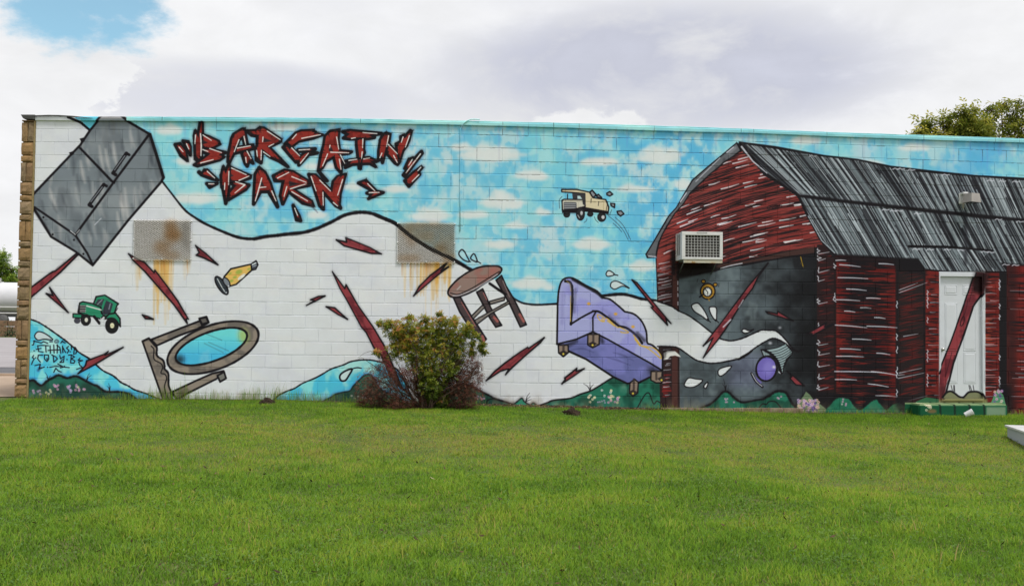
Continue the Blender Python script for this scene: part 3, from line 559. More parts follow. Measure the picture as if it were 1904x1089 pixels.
line(q(A3,[(1290,772),(1505,832)]),2,C(210,210,210)); shape(q(A3,[(1085,890),(1220,895),(1215,955),(1085,945)]),GR,1.8); line(q(A3,[(1400,930),(1480,1030)]),5)
shape(ell((159.5,594.5),9,10.5),C(28,28,30),1); fill(ell((160.5,594.5),3.2,4.2),C(190,190,180))
shape(q(A3,[(1550,970),(1620,895),(1720,880),(1785,960),(1790,1080),(1740,1000),(1660,950)]),GR,2)
shape(ell((208,605),12,14.5),C(26,26,28),1); fill(ell((208.5,605),4,5),C(205,195,165))
for x in (1500,1550): line(q(A3,[(x,950),(x-5,1075)]),1.2,C(170,175,180))
for y in (970,1010,1050): line(q(A3,[(1500,y),(1548,y+4)]),1.2,C(170,175,180))
line(q(A3,[(1710,880),(1750,805)]),1.2)
# ---- lava lamp
shape(q(B3,[(1530,222),(1830,152),(1842,240),(1610,452),(1505,482),(1430,340)]),C(196,160,88),2.4)
for c,a in (((1650,268),6.5),((1590,345),4),((1520,290),3),((1800,225),3.2),((1540,400),4)): fill(ell(q(B3,[c])[0],a,a*.6,-20),C(134,150,66),.9,soft=.8)
fill(ell(q(B3,[(1690,340)])[0],9,3,-38),C(200,200,196),.9); shape(q(B3,[(1830,152),(1905,100),(1935,160),(1900,230),(1842,242)]),C(56,60,68),2); line(q(B3,[(1850,160),(1900,135)]),2.4,C(190,200,215)); line(q(B3,[(1855,190),(1905,170)]),1.4,C(160,170,185))
shape(ell(q(B3,[(1392,468)])[0],19.5,7.5,57),C(44,50,56),2); line(q(B3,[(1330,370),(1400,500),(1440,560)]),1.4,C(190,195,200)); shape(ell(q(B3,[(1465,420)])[0],9.5,5,58),C(110,116,124),1.6); fill(ell(q(B3,[(1460,575)])[0],1.4,1.4),WHT); fill(ell(q(B3,[(1495,478)])[0],1.6,1.4),WHT)
# ---- mirror
MB=mix(np.broadcast_to(C(124,114,106),img.shape).copy(),C(96,90,86),sm(fbm(34,271,3),.48,.66))
shape(q(B4,[(340,185),(1060,-90),(1185,-60),(1040,20),(760,125),(430,272)]),MB,3); shape(q(B4,[(1060,-128),(1165,-152),(1200,-70),(1100,-40)]),C(84,80,78),3.4)
shape(q(B4,[(650,965),(1000,800),(1250,690),(1420,650),(1320,765),(880,985),(730,1075)]),MB,3); shape(q(B4,[(1330,720),(1430,665),(1460,760),(1370,812)]),C(104,104,102),2.8)
shape(np.concatenate([q(B4,[(215,210),(310,165)]),spl(q(B4,[(400,270),(430,310),(430,420),(520,490),(545,570),(545,620),(600,690),(605,860),(640,960),(670,1120)])),q(B4,[(540,1130)])]),MB,3)
line(spl(q(B4,[(345,280),(385,330),(380,430),(400,490),(490,540),(515,600),(490,680),(550,700),(575,760),(545,870),(560,980),(600,1060)])),2)
fill(ell((396,646),89,41,-20),MB); line(shut(ell((396,646),89,41,-20,70)),4,rag=.3,soft=1.2); 
GL=mix(mix(np.broadcast_to(C(64,160,205),img.shape).copy(),C(96,190,196),np.clip(((np.arange(TH)/S+Z0)[:,None]-.55)/.35,0,1)*np.ones((1,TW),np.float32)),C(130,180,200),sm(n1,.5,.7)*.6)
fill(ell((393,644),70,27,-20),GL); fill(ell((453,624),10,14,-10),C(150,165,90),.8,soft=4); fill(ell((334,668),9,8),BLK,.75,soft=4)
for a,b,c,d in ((382,620,412,632),(380,638,415,655),(388,636,425,652)): line([(a,b),(c,d)],2,C(60,110,120),.5,soft=1.5)
line(shut(ell((393,644),70,27,-20,70)),4,rag=.3); line(spl(q(B4,[(900,600),(1100,630),(1300,610),(1430,600)])),1.4,C(60,56,56),.5)
# ---- stool
WD=mix(np.broadcast_to(C(124,104,98),img.shape).copy(),C(132,92,86),sm(fbm(40,291,3),.48,.66))
legc=C(64,54,56)
for p,hl in ((q(D7,[(980,390),(1060,320),(1130,480),(1250,680),(1430,1050),(1340,1085),(1190,760),(1100,600)]),[(1390,1000),(1330,900)]),(q(D7,[(690,570),(780,520),(840,660),(900,800),(1060,1060),(975,1088),(890,960),(780,740)]),[(1000,1000),(950,940)])):
    shape(p,legc,2.6); a=q(D7,[hl[0]])[0]; line([a,q(D7,[hl[1]])[0]],5,C(146,84,80),.9,soft=1.5)
shape([(843,553),(856,552),(875,585),(890,608),(904,630),(897,638),(872,607),(855,580)],legc,2.6); line([(897,625),(900,633)],5,C(146,84,80),.9,soft=1.5); line([(858,562),(884,606)],1.8,C(150,90,88),.8); line(q(D7,[(790,580),(840,680)]),2,C(150,90,88),.8); line(q(D7,[(1080,400),(1180,640)]),1.8,C(140,120,118),.7)
for p in ([(880,705),(1110,640),(1100,690),(890,750)],[(660,985),(900,850),(1170,700),(1180,735),(900,890),(690,1050)],[(610,925),(770,765),(820,785),(640,965)]): shape(q(D7,p),C(112,106,102),1.8)
line(q(D7,[(885,440),(1000,520),(1120,600)]),5)
seat=spl(q(D7,[(265,560),(300,490),(430,360),(600,250),(760,190),(920,180),(1030,190),(1062,240),(1000,320),(800,440),(650,545),(450,630),(340,645),(275,610)]),5,True)
fill(seat,WD); line(shut(seat),3.2,rag=.3); line(spl(q(D7,[(300,580),(420,600),(620,510),(800,400),(1030,260)])),1.8); line(spl(q(D7,[(340,620),(450,610),(650,525),(830,420),(1000,300)])),2.2,C(160,160,168),.8); line(q(D7,[(400,530),(450,480)]),2,C(180,180,185),.6,soft=1.5); fill(ell(q(D7,[(930,230)])[0],9,4,-20),C(150,84,78),.7,soft=3)
for o,pts in ((D6,[(1225,580),(1260,515),(1300,530),(1340,600),(1380,690),(1290,660)]),(D6,[(1400,640),(1440,575),(1470,600),(1500,690),(1450,680)])): 
    line(shut(spl(q(o,pts),6,True)),2.4)
line(q(D6,[(1370,690),(1400,690)]),2); line(q(D6,[(1490,680),(1550,716)]),2)
for pts in ([(935,70),(960,30),(1000,30),(1060,80),(1000,105),(950,105)],[(1000,250),(1020,195),(1090,180),(1180,220),(1280,285),(1180,255),(1070,300),(1020,280)]): drop(q(E1,pts),2,C(176,190,194))
line(q(E1,[(1050,80),(1110,95)]),2)
# ---- sofa
PU=mix(np.broadcast_to(C(144,146,190),img.shape).copy(),C(132,132,188),sm(fbm(50,311,3),.45,.65)); PD=mix(np.broadcast_to(C(104,106,164),img.shape).copy(),C(88,92,142),sm(fbm(50,313,3),.46,.64))
under=q(E2,[(215,75),(490,0),(740,-100),(960,0),(1570,350),(1775,470),(1760,520),(1580,570),(1420,650),(1250,660),(1040,560),(640,300),(390,185)])
fill(under,PD); line(under[[6,7,8,9,10,11,12,0]],4,rag=.2)
sofa=np.concatenate([q(E2,[(205,75)]),spl(q(E1,[(215,520),(230,330),(270,190),(340,135),(450,140),(640,250),(800,330),(880,420),(990,450),(1110,540),(1210,630)])),spl(q(E1,[(1210,632),(1350,670),(1460,770),(1530,920),(1545,1088)])),spl(q(E2,[(1560,70),(1620,90),(1700,160),(1775,270)])),q(E2,[(1775,470),(1570,345),(950,0),(740,-105),(490,5)])])
fill(sofa,PU); line(shut(sofa),3.4,rag=.2)
line(spl(q(E1,[(440,150),(640,260),(800,350),(880,420)])),6,BLK,.9,soft=2.5)
line(spl(q(E1,[(330,180),(400,200),(430,290),(432,480),(412,820)])),5,rag=.3); line(spl(q(E1,[(410,820),(570,720),(750,625)])),3.4); line(spl(q(E1,[(740,625),(830,635),(950,715),(1130,850)])),4); line(spl(q(E1,[(1130,850),(1250,880),(1400,1000),(1470,1100)])),4.5); line(q(E1,[(740,920),(738,720),(780,640)]),3,soft=1.5)
line(q(E1,[(408,400),(405,780)]),1.4,C(190,160,60),.9); line(spl(q(E1,[(350,180),(400,230),(412,330)])),1.2,C(190,160,60),.8)
line(q(E1,[(480,300),(460,640)]),5,BLK,.25,soft=4); line(q(E1,[(980,700),(1120,830)]),5,BLK,.35,soft=4); line(q(E1,[(1400,960),(1500,1060)]),7,BLK,.6,soft=5); line(q(E2,[(380,90),(480,30)]),8,BLK,.5,soft=5); line(q(E2,[(850,-10),(880,40)]),8,BLK,.5,soft=5); fill(q(E2,[(1540,380),(1640,420),(1760,480),(1740,520),(1600,560)]),BLK,.8,soft=5)
for a_ in ([(1140,655),(1158,660),(1178,670)],[(1128,664),(1150,670),(1172,679)],[(1062,650),(1085,648),(1104,655)],[(1150,645),(1166,650),(1184,662)]): line(spl(a_),3,C(48,48,82),.45,soft=3,taper=(.2,1,.1))
for a_ in ([(1060,520),(1062,560)],[(1046,545),(1045,600)],[(1120,575),(1150,592)],[(1160,600),(1185,625)]): line(a_,6,C(100,98,150),.35,soft=6)
OC=C(184,150,66)
for c in ((678,515),(1078,668),(1335,858)): fill(ell(q(E1,[c])[0],3.2,2.6),C(190,140,50),.95,soft=.8)
line(spl(q(E1,[(910,780),(870,750),(900,720),(830,680),(805,690),(840,760),(900,780),(915,740),(960,740),(1090,860),(1150,870),(1270,940),(1180,945),(1150,930)])),1.8,OC); line(q(E1,[(960,770),(1060,840)]),3.4,OC,.8,soft=1)
line(spl(np.concatenate([q(E1,[(1345,985),(1400,1060)]),q(E2,[(1450,95),(1560,140),(1700,250),(1750,290),(1740,230),(1650,140),(1480,100)])])),2,OC); line(q(E2,[(1370,0),(1440,90)]),4,OC,.9,soft=1)
for p in ([(225,90),(370,90),(375,200),(300,262),(230,205)],[(665,-70),(835,-70),(832,80),(735,130),(662,85)],[(1360,598),(1415,640),(1405,800),(1335,848),(1282,800),(1290,650)],[(1605,480),(1770,480),(1760,650),(1680,650),(1600,610)]):
    p=q(E2,p); shape(p,C(122,106,96),2.2); c=p.mean(0); b=p[np.argmax(p[:,1])]; line([(c[0],p[:,1].min()),(c[0],c[1]+3)],4,C(52,44,44),.85,soft=1.5); fill([(b[0]-8,b[1]-8),(b[0],b[1]-12),(b[0]+8,b[1]-8),(b[0],b[1]-1)],C(44,38,38)); fill(ell((b[0],b[1]-5),2,2),C(180,160,60))
# ---- dump truck
CRM=C(190,178,150)
shape(q(E3,[(275,340),(500,340),(690,380),(740,460),(930,490),(975,600),(965,700),(620,640),(620,400),(430,385),(275,375)]),CRM,2); shape(q(E3,[(280,500),(310,485),(600,490),(625,590),(520,620),(490,650),(285,650)]),C(182,178,166),2)
fill(q(E3,[(430,390),(625,400),(635,590),(590,560),(580,480),(440,480)]),C(48,48,52)); fill(q(E3,[(510,430),(550,435),(580,480),(510,480)]),C(165,185,190)); fill(q(E3,[(305,525),(495,530),(500,640),(305,640)]),C(70,72,78))
for y in (550,580,610): line(q(E3,[(315,y),(480,y+3)]),1,C(180,180,185))
line(q(E3,[(362,410),(362,480)]),2); fill(q(E3,[(280,640),(620,600),(960,660),(965,700),(620,670),(500,690),(280,690)]),BLK)
for c,a,b in (((350,710),5.5,5),((555,700),7.5,12),((870,750),7.5,8),((700,705),5,4)): shape(ell(q(E3,[c])[0],a,b),C(36,36,40),1.4)
fill(ell(q(E3,[(570,690)])[0],2.4,4),C(170,172,178)); fill(ell(q(E3,[(890,750)])[0],3,3.4),C(175,176,182)); line(q(E3,[(515,720),(540,760)]),1.3,C(170,172,178))
for p in ([(690,380),(730,350),(790,420),(740,460)],[(790,440),(820,410),(870,460),(860,475)],[(945,395),(990,370),(1035,410),(990,435),(950,420)],[(1005,545),(1065,550),(1060,610),(1010,580)],[(1100,665),(1160,655),(1200,700),(1150,735),(1110,700)]): shape(q(E3,p),C(120,124,132),2.2)
line(q(E3,[(960,520),(930,690)]),1); line(q(E3,[(715,470),(710,540)]),1); line(q(E3,[(825,520),(820,580)]),1)
for p in ([(970,730),(1100,840),(1200,960),(1260,1080)],[(1070,750),(1180,860),(1260,1000),(1300,1085)],[(280,445),(240,500),(245,620)],[(610,830),(645,800),(650,770)],[(760,740),(780,790),(820,830)],[(1020,640),(990,710)],[(1040,840),(1120,910),(1170,970)]): line(spl(q(E3,p)),1.1,C(40,50,60),.8)
# ---- swell drops and signatures
p=spl(q(C4,[(1245,750),(1260,700),(1330,650),(1430,620),(1380,720),(1330,790),(1270,795)]),6,True); fill(p,C(176,196,208)); line(shut(p),3.2); line(spl(q(C4,[(1400,630),(1500,600),(1565,610)])),2)
p=spl(q(A4,[(515,130),(560,70),(640,80),(740,140),(780,190),(660,180),(560,190)]),6,True); fill(p,C(176,190,196)); line(shut(p),2)
def glyphs(L,w=1.9):
    for s_ in L: line(q(A4,s_),w,soft=.7)
glyphs([[(630,270),(560,275),(575,360),(640,370)],[(540,330),(610,315)],[(640,270),(720,275)],[(680,275),(685,370)],[(745,275),(750,390)],[(800,265),(805,385)],[(715,345),(840,335)],[(855,260),(850,385)],[(845,270),(890,300),(905,390)],[(850,340),(900,335)],[(930,280),(935,380)],[(930,290),(975,375)],[(1020,285),(990,310),(1025,345),(1000,385)],[(1060,290),(1120,300),(1145,340),(1130,390),(1095,400),(1105,330)],[(1060,290),(1065,330)],
 [(635,415),(570,415),(560,470),(600,520)],[(660,410),(720,415),(725,470),(700,510),(660,470),(660,410)],[(700,460),(700,480)],[(770,410),(830,440),(855,470),(800,520),(790,420)],[(890,420),(900,470),(955,430)],[(955,430),(945,520),(890,525),(930,480)],[(1020,415),(1060,410),(1110,440),(1060,470),(1115,500),(1100,535),(1050,530),(1060,420)],[(500,205),(560,220),(610,235),(650,215),(710,240)],[(510,200),(500,260),(480,265)],[(500,420),(480,450),(510,470),(490,500),(470,550)],[(1190,460),(1160,490),(1230,495),(1170,515),(1190,570),(1220,590)],
 [(520,570),(600,550),(580,620),(660,590)],[(740,595),(820,580),(900,585)],[(860,545),(940,590),(1030,600)],[(900,605),(960,580)],[(800,670),(830,610),(870,650),(910,665)],[(920,210),(970,235)],[(905,235),(930,205)],[(740,215),(780,215)],[(1140,625),(1200,605),(1230,600)]])
for c in ((508,350),(530,455),(1045,365),(997,480),(708,595)): fill(ell(q(A4,[c])[0],1.3,1.2),BLK)
line(shut(ell((105.3,634.4),4.2,3.2)),.9); line(shut(ell((105.3,634.4),2,1.5)),.8); line(q(A4,[(570,640),(600,600)]),5,BLK,.5,soft=4)
# ---- grey overspray and rust on the two vent screens
for _v in ([(249,409),(355,409),(355,484),(249,484)],[(739,414),(846,414),(846,489),(739,489)]): fill(_v,C(158,153,143),.62,soft=1)
for cx,cy,a,b,al in [(318,420,12,10,.6),(322,437,16,12,.75),(305,455,18,8,.4),(300,465,14,10,.35),(318,475,16,8,.4),(820,462,12,8,.75),(790,440,18,10,.35),(835,480,12,8,.6),(760,480,22,5,.5),(765,440,10,20,.3),(790,418,40,4,.55),(755,430,10,8,.4)]:
    fill(ell((cx,cy),a,b),C(128,84,38),al*.95,soft=5)
fill([(340,412),(352,412),(352,470),(338,450)],C(90,86,80),.35,soft=4)
fill([(742,416),(844,416),(844,488),(830,478),(800,455),(770,430)],C(128,122,104),.5,soft=3)
outline(spl(q(D6,[(140,60),(290,130),(480,290),(720,450),(900,550),(1080,630),(1250,720)])),6.4)
# ---- roof coping strip: teal left of the barn sky
TEAL=mix(np.broadcast_to(C(124,184,194),img.shape).copy(),C(146,198,204),sm(fbm(40,331,3,4.),.45,.65)); TEAL=mix(TEAL,C(96,160,160),sm(fbm(20,333,3,6.),.55,.75)*.6)
COPBOT=[(20,223),(65,223.5),(240,225),(400,226.2),(590,228),(700,229.8),(830,232),(1000,236.2),(1150,241),(1280,245),(1400,247.6),(1540,253.5),(1660,257.6),(1785,262.2),(1890,265),(2100,273),(2300,281)]
_p=np.array(COPBOT,float); _a,_b=survey(_p[:,0],_p[:,1]-.6,-.04)
_z=np.interp(np.arange(TW)/S+X0,_a,_b); _m=((np.arange(TH)/S+Z0)[:,None]>_z[None])&((np.arange(TW)/S+X0)[None]>survey([236],[220])[0][0])
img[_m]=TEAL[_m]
# ---- open dirty joints, mostly high on the sky
def cmb(X,Z):
    t=min(max(X/15.8,-.05),1.1); u=(Z-1.9)/2.2; u=u*.6 if u<0 else u
    return u*(-.026+.07*(1-(2*t-1)**2))
r=np.random.default_rng(404)
def wallline(Xa,Za,Xb,Zb,w,a):
    n=max(int(np.hypot(Xb-Xa,Zb-Za)/.04),2); tx=np.linspace(Xa,Xb,n); tz=np.linspace(Za,Zb,n)+r.normal(0,.0015,n)
    ix=((tx-X0)*S).astype(int); iz=((tz-Z0)*S).astype(int); al=np.clip(a*(.2+1.1*r.random(n)),0,1)
    for k in range(n-1):
        sl=(slice(iz[k],iz[k]+w),slice(ix[k],max(ix[k+1],ix[k]+1)) if Xa!=Xb else slice(ix[k],ix[k]+w))
        if Xa==Xb: sl=(slice(min(iz[k],iz[k+1]),max(iz[k],iz[k+1])+1),sl[1])
        img[sl]+=al[k]*(C(62,60,52)-img[sl])
HC=.2032; BC=.4064; OXB=survey([839.4],[237])[0][0]%BC
for k in range(21):
    for c in range(48):
        off=(OXB if k%2==0 else OXB+BC/2)%BC; Xa=off-BC+c*BC; Za=(20-k)*HC
        hi=np.clip((Za-1.9)/1.6,0,1); rgt=np.clip((Xa-3.2)/4,0.05,1); pr=.38*hi*rgt
        if r.random()<pr: wallline(Xa,Za+cmb(Xa,Za)-.004,Xa+BC,Za+cmb(Xa+BC,Za)-.004,2,.36)
        if r.random()<pr*.7: wallline(Xa,Za+cmb(Xa,Za),Xa,Za+HC+cmb(Xa,Za+HC),2,.3)
# ---- faint run-off streaks below the coping
r=np.random.default_rng(611)
for i in range(70):
    x=70+1830*r.random(); y=rl([(0,223),(600,228),(1000,236),(1400,248),(1904,265)],x); L=15+70*r.random()**2
    line([(x,y),(x+r.normal()*.6,y+L*.5),(x+r.normal()*.8,y+L)],2+4*r.random(),C(112,104,90),.07+.10*r.random(),soft=3,taper=(1,.8,.2))
# ---- soil splash along the wall foot
_g=np.interp(np.arange(TW)/S+X0,[0,3.6,5.3,7.8,9.9,12.1,16],[-.10,-.108,-.145,-.185,-.24,-.285,-.285])
_h=((np.arange(TH)/S+Z0)[:,None]-_g[None]); _n=fbm(26,601,4,.6); _a=np.clip(1-(_h-.03)/(.05+.26*_n),0,1)**1.5*sm(_n,.3,.62)*.42
img+=_a[...,None]*(C(120,108,84)-img)
for _x in (1.9,4.95,8.0,11.05,14.1,17.15):  # coping seams: dark line with a painted highlight beside each
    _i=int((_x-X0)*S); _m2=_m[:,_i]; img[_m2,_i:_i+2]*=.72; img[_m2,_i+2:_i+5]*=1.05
# ---- door: white with a painted plank, painted hillocks at its foot
PLANE[0]=0.035
fill([(1744,505),(1830,505),(1830,750),(1744,750)],C(178,181,187))
pk=[(1813,506),(1803,535),(1790,574),(1770,630),(1745,694),(1744,746),(1756,741),(1761,709),(1773,675),(1784,640),(1790,630),(1810,569),(1826,547),(1836,508)]
fill(pk,PLK); fill([(1811,505),(1838,505),(1829,548),(1806,542)],C(20,12,14),.9,soft=4); fill([(1744,715),(1760,715),(1757,748),(1744,748)],C(40,22,26),.6,soft=4)
line([(1813,508),(1803,535),(1790,574),(1770,630),(1745,694)],3); line([(1827,546),(1810,569),(1790,630),(1773,675),(1757,741)],3.6)
for a in ([(1801,555),(1795,580),(1785,605)],[(1808,540),(1803,560)],[(1770,655),(1758,700)],[(1775,660),(1764,705),(1752,735)]): line(a,1.6,C(50,22,28),.7)
line(shut(ell((1790,597),3,9,14,18)),1.6,C(44,22,26))
h1=spl([(1752,740),(1760,730),(1768,727),(1776,731),(1784,737),(1792,738),(1800,730),(1806,728),(1818,728),(1826,733),(1832,745)])
fill(region(h1,770),C(106,108,82)); line(h1,3.6,soft=1.4); fill([(1744,741),(1834,741),(1834,752),(1744,752)],C(124,116,76),.8,soft=1.5)
for px,dx in ((1772,-3),(1774,0),(1776,-1),(1805,-3),(1808,-4),(1812,-2)): line([(px,728),(px+dx,716)],1.2)
PLANE[0]=-0.32
fill([(1700,751),(1885,751),(1885,800),(1700,800)],C(22,74,50)); fill([(1700,750.6),(1885,750.6),(1885,753.6),(1700,753.6)],C(120,136,98),.9)
for x in (1748,1775,1803,1830): line([(x,752),(x+1,775)],4,C(22,34,28),.85,soft=2)
fill([(1834,756),(1870,756),(1870,775),(1834,775)],C(110,130,108),.9,soft=1.5); flowers(1724,757,14,10,8,[C(190,185,160),C(200,190,150)],51,1.6); fill(ell((1733,764),9,4),C(120,90,60),.8,soft=1)
fill([(1742,741),(1780,741),(1780,752),(1742,752)],C(190,170,110),.0)
PLANE[0]=0.0
# seen tones -> paint albedo
lin=np.where(img<=.04045,img/12.92,((img+.055)/1.055)**2.4)/0.655
lin=np.clip(lin,0,.86)
alb=np.where(lin<=.0031308,lin*12.92,1.055*np.clip(lin,1e-6,1)**(1/2.4)-.055)
# ================================================================== helpers
H=.2032; BL=.4064
def camber(X,Z):
    t=np.clip(np.asarray(X)/15.8,-.05,1.1); s=(np.asarray(Z)-1.9)/2.2
    s=np.where(s<0,s*.6,s)
    return s*(-.026+.07*(1-(2*t-1)**2))
def px(x,y,Y=0.):
    a,b=survey([x],[y],Y); return float(a[0]),float(b[0])
def link(o,parent=None):
    COL.objects.link(o)
    if parent is not None: o.parent=parent
    return o
def tag(o,label=None,cat=None,group=None,kind=None):
    if label: o['label']=label
    if cat: o['category']=cat
    if group: o['group']=group
    if kind: o['kind']=kind
    return o
def empty(name,loc=(0,0,0),rz=0):
    o=bpy.data.objects.new(name,None); o.location=loc; o.rotation_euler=(0,0,rz); o.empty_display_size=.1; return link(o)
class MB:
    def __init__(s): s.v=[]; s.f=[]; s.sm=[]
    def add(s,v,f,smooth=False):
        k=len(s.v); s.v+=[tuple(p) for p in v]; s.f+=[tuple(i+k for i in q_) for q_ in f]; s.sm+=[smooth]*len(f); return s
    def box(s,a,b,bev=0.):
        (x0,y0,z0),(x1,y1,z1)=a,b
        if bev<=0:
            return s.add([(x0,y0,z0),(x1,y0,z0),(x1,y1,z0),(x0,y1,z0),(x0,y0,z1),(x1,y0,z1),(x1,y1,z1),(x0,y1,z1)],[(0,3,2,1),(4,5,6,7),(0,1,5,4),(1,2,6,5),(2,3,7,6),(3,0,4,7)])
        bm=bmesh.new(); bmesh.ops.create_cube(bm,size=1.)
        for v in bm.verts: v.co=Vector(((x0+x1)/2+v.co.x*(x1-x0),(y0+y1)/2+v.co.y*(y1-y0),(z0+z1)/2+v.co.z*(z1-z0)))
        bmesh.ops.bevel(bm,geom=bm.edges[:],offset=bev,segments=2,affect='EDGES',profile=.6)
        bm.verts.ensure_lookup_table(); s.add([v.co for v in bm.verts],[[v.index for v in f.verts] for f in bm.faces]); bm.free(); return s
    def tube(s,pts,rad,n=8,cap=True):
        pts=[Vector(p) for p in pts]; rad=rad if hasattr(rad,'__len__') else [rad]*len(pts); V=[];F=[]
        prev=None
        for i,p in enumerate(pts):
            d=(pts[min(i+1,len(pts)-1)]-pts[max(i-1,0)]).normalized()
            a=d.orthogonal().normalized() if prev is None else (prev-d*prev.dot(d)).normalized(); prev=a; b=d.cross(a)
            for k in range(n):
                t=2*math.pi*k/n; V.append(p+(a*math.cos(t)+b*math.sin(t))*rad[i])
        for i in range(len(pts)-1):
            for k in range(n): F.append((i*n+k,i*n+(k+1)%n,(i+1)*n+(k+1)%n,(i+1)*n+k))
        if cap: F.append(tuple(range(n))[::-1]); F.append(tuple((len(pts)-1)*n+k for k in range(n)))
        return s.add(V,F,True)
    def lathe(s,prof,origin,axis,n=20,smooth=True):
        axis=Vector(axis).normalized(); a=axis.orthogonal().normalized(); b=axis.cross(a); o=Vector(origin); V=[];F=[]
        for r_,t in prof:
            for k in range(n):
                th=2*math.pi*k/n; V.append(o+axis*t+(a*math.cos(th)+b*math.sin(th))*r_)
        for i in range(len(prof)-1):
            for k in range(n): F.append((i*n+k,i*n+(k+1)%n,(i+1)*n+(k+1)%n,(i+1)*n+k))
        return s.add(V,F,smooth)
    def mesh(s,name,mat):
        me=bpy.data.meshes.new(name); me.from_pydata(s.v,[],s.f); me.polygons.foreach_set('use_smooth',s.sm); me.materials.append(mat); me.update(); return me
    def build(s,name,mat,parent=None): return link(bpy.data.objects.new(name,s.mesh(name,mat)),parent)
def tri_mesh(name,V,T_,mat,attr=None,parent=None,smooth=False):
    """fast numpy triangle mesh; attr = dict of per-vertex float arrays"""
    V=np.asarray(V,np.float32).reshape(-1,3); T_=np.asarray(T_,np.int32).reshape(-1,3)
    me=bpy.data.meshes.new(name); me.vertices.add(len(V)); me.vertices.foreach_set('co',V.ravel())
    me.loops.add(T_.size); me.loops.foreach_set('vertex_index',T_.ravel())
    me.polygons.add(len(T_)); me.polygons.foreach_set('loop_start',np.arange(0,T_.size,3,dtype=np.int32))
    if smooth: me.polygons.foreach_set('use_smooth',np.ones(len(T_),bool))
    for k,a in (attr or {}).items():
        at=me.attributes.new(k,'FLOAT','POINT'); at.data.foreach_set('value',np.asarray(a,np.float32))
    me.materials.append(mat); me.update(calc_edges=True); me.validate()
    return link(bpy.data.objects.new(name,me),parent)
# ---- materials
def newmat(name):
    m=bpy.data.materials.new(name); m.use_nodes=True; t=m.node_tree; return m,t,t.nodes['Principled BSDF']
def ramp(t,stops,interp='LINEAR'):
    n=t.nodes.new('ShaderNodeValToRGB'); n.color_ramp.interpolation=interp; e=n.color_ramp.elements
    while len(e)<len(stops): e.new(.5)
    for i,(p,c) in enumerate(stops): e[i].position=p; e[i].color=(*c,1)
    return n
def noise_n(t,scale,detail=5,rough=.6,coord='Object',sc=None,dist=0.):
    tcn=t.nodes.new('ShaderNodeTexCoord'); n=t.nodes.new('ShaderNodeTexNoise'); n.inputs['Scale'].default_value=scale; n.inputs['Detail'].default_value=detail; n.inputs['Roughness'].default_value=rough; n.inputs['Distortion'].default_value=dist
    src=tcn.outputs[coord]
    if sc:
        mp=t.nodes.new('ShaderNodeMapping'); mp.inputs['Scale'].default_value=sc; t.links.new(src,mp.inputs['Vector']); src=mp.outputs[0]
    t.links.new(src,n.inputs['Vector']); return n
def bump_n(t,b,h,strength=.3,dist=.01):
    n=t.nodes.new('ShaderNodeBump'); n.inputs['Strength'].default_value=strength; n.inputs['Distance'].default_value=dist; t.links.new(h,n.inputs['Height']); t.links.new(n.outputs[0],b.inputs['Normal']); return n
def simple(name,stops,scale=6,rough=.7,bump=.2,bscale=60,bd=.004,spec=.3,coord='Object',sc=None,metal=0.,detail=6):
    m,t,b=newmat(name); n=noise_n(t,scale,detail,.62,coord,sc); r_=ramp(t,stops); t.links.new(n.outputs['Fac'],r_.inputs[0]); t.links.new(r_.outputs[0],b.inputs['Base Color'])
    b.inputs['Roughness'].default_value=rough; b.inputs['Specular IOR Level'].default_value=spec; b.inputs['Metallic'].default_value=metal
    if bump: h=noise_n(t,bscale,4,.6,coord); bump_n(t,b,h.outputs['Fac'],bump,bd)
    return m
def leafmat(name,stops,rough=.55,trans=.3,spec=.25,up=0.):
    """leaf colour from a per-leaf attribute, with some light coming through"""
    m,t,b=newmat(name); a=t.nodes.new('ShaderNodeAttribute'); a.attribute_name='tint'; r_=ramp(t,stops); t.links.new(a.outputs['Fac'],r_.inputs[0])
    t.links.new(r_.outputs[0],b.inputs['Base Color']); b.inputs['Roughness'].default_value=rough; b.inputs['Specular IOR Level'].default_value=spec
    tr=t.nodes.new('ShaderNodeBsdfTranslucent'); t.links.new(r_.outputs[0],tr.inputs[0]); mxs=t.nodes.new('ShaderNodeMixShader'); mxs.inputs[0].default_value=trans
    if up:      # blades catch light like a tuft, not like single cards
        ge=t.nodes.new('ShaderNodeNewGeometry'); vm=t.nodes.new('ShaderNodeMix'); vm.data_type='VECTOR'; vm.inputs[0].default_value=up; t.links.new(ge.outputs['Normal'],vm.inputs[4]); vm.inputs[5].default_value=(0,0,1)
        nv_=t.nodes.new('ShaderNodeVectorMath'); nv_.operation='NORMALIZE'; t.links.new(vm.outputs[1],nv_.inputs[0]); t.links.new(nv_.outputs[0],b.inputs['Normal'])
    t.links.new(b.outputs[0],mxs.inputs[1]); t.links.new(tr.outputs[0],mxs.inputs[2]); t.links.new(mxs.outputs[0],t.nodes['Material Output'].inputs[0]); return m
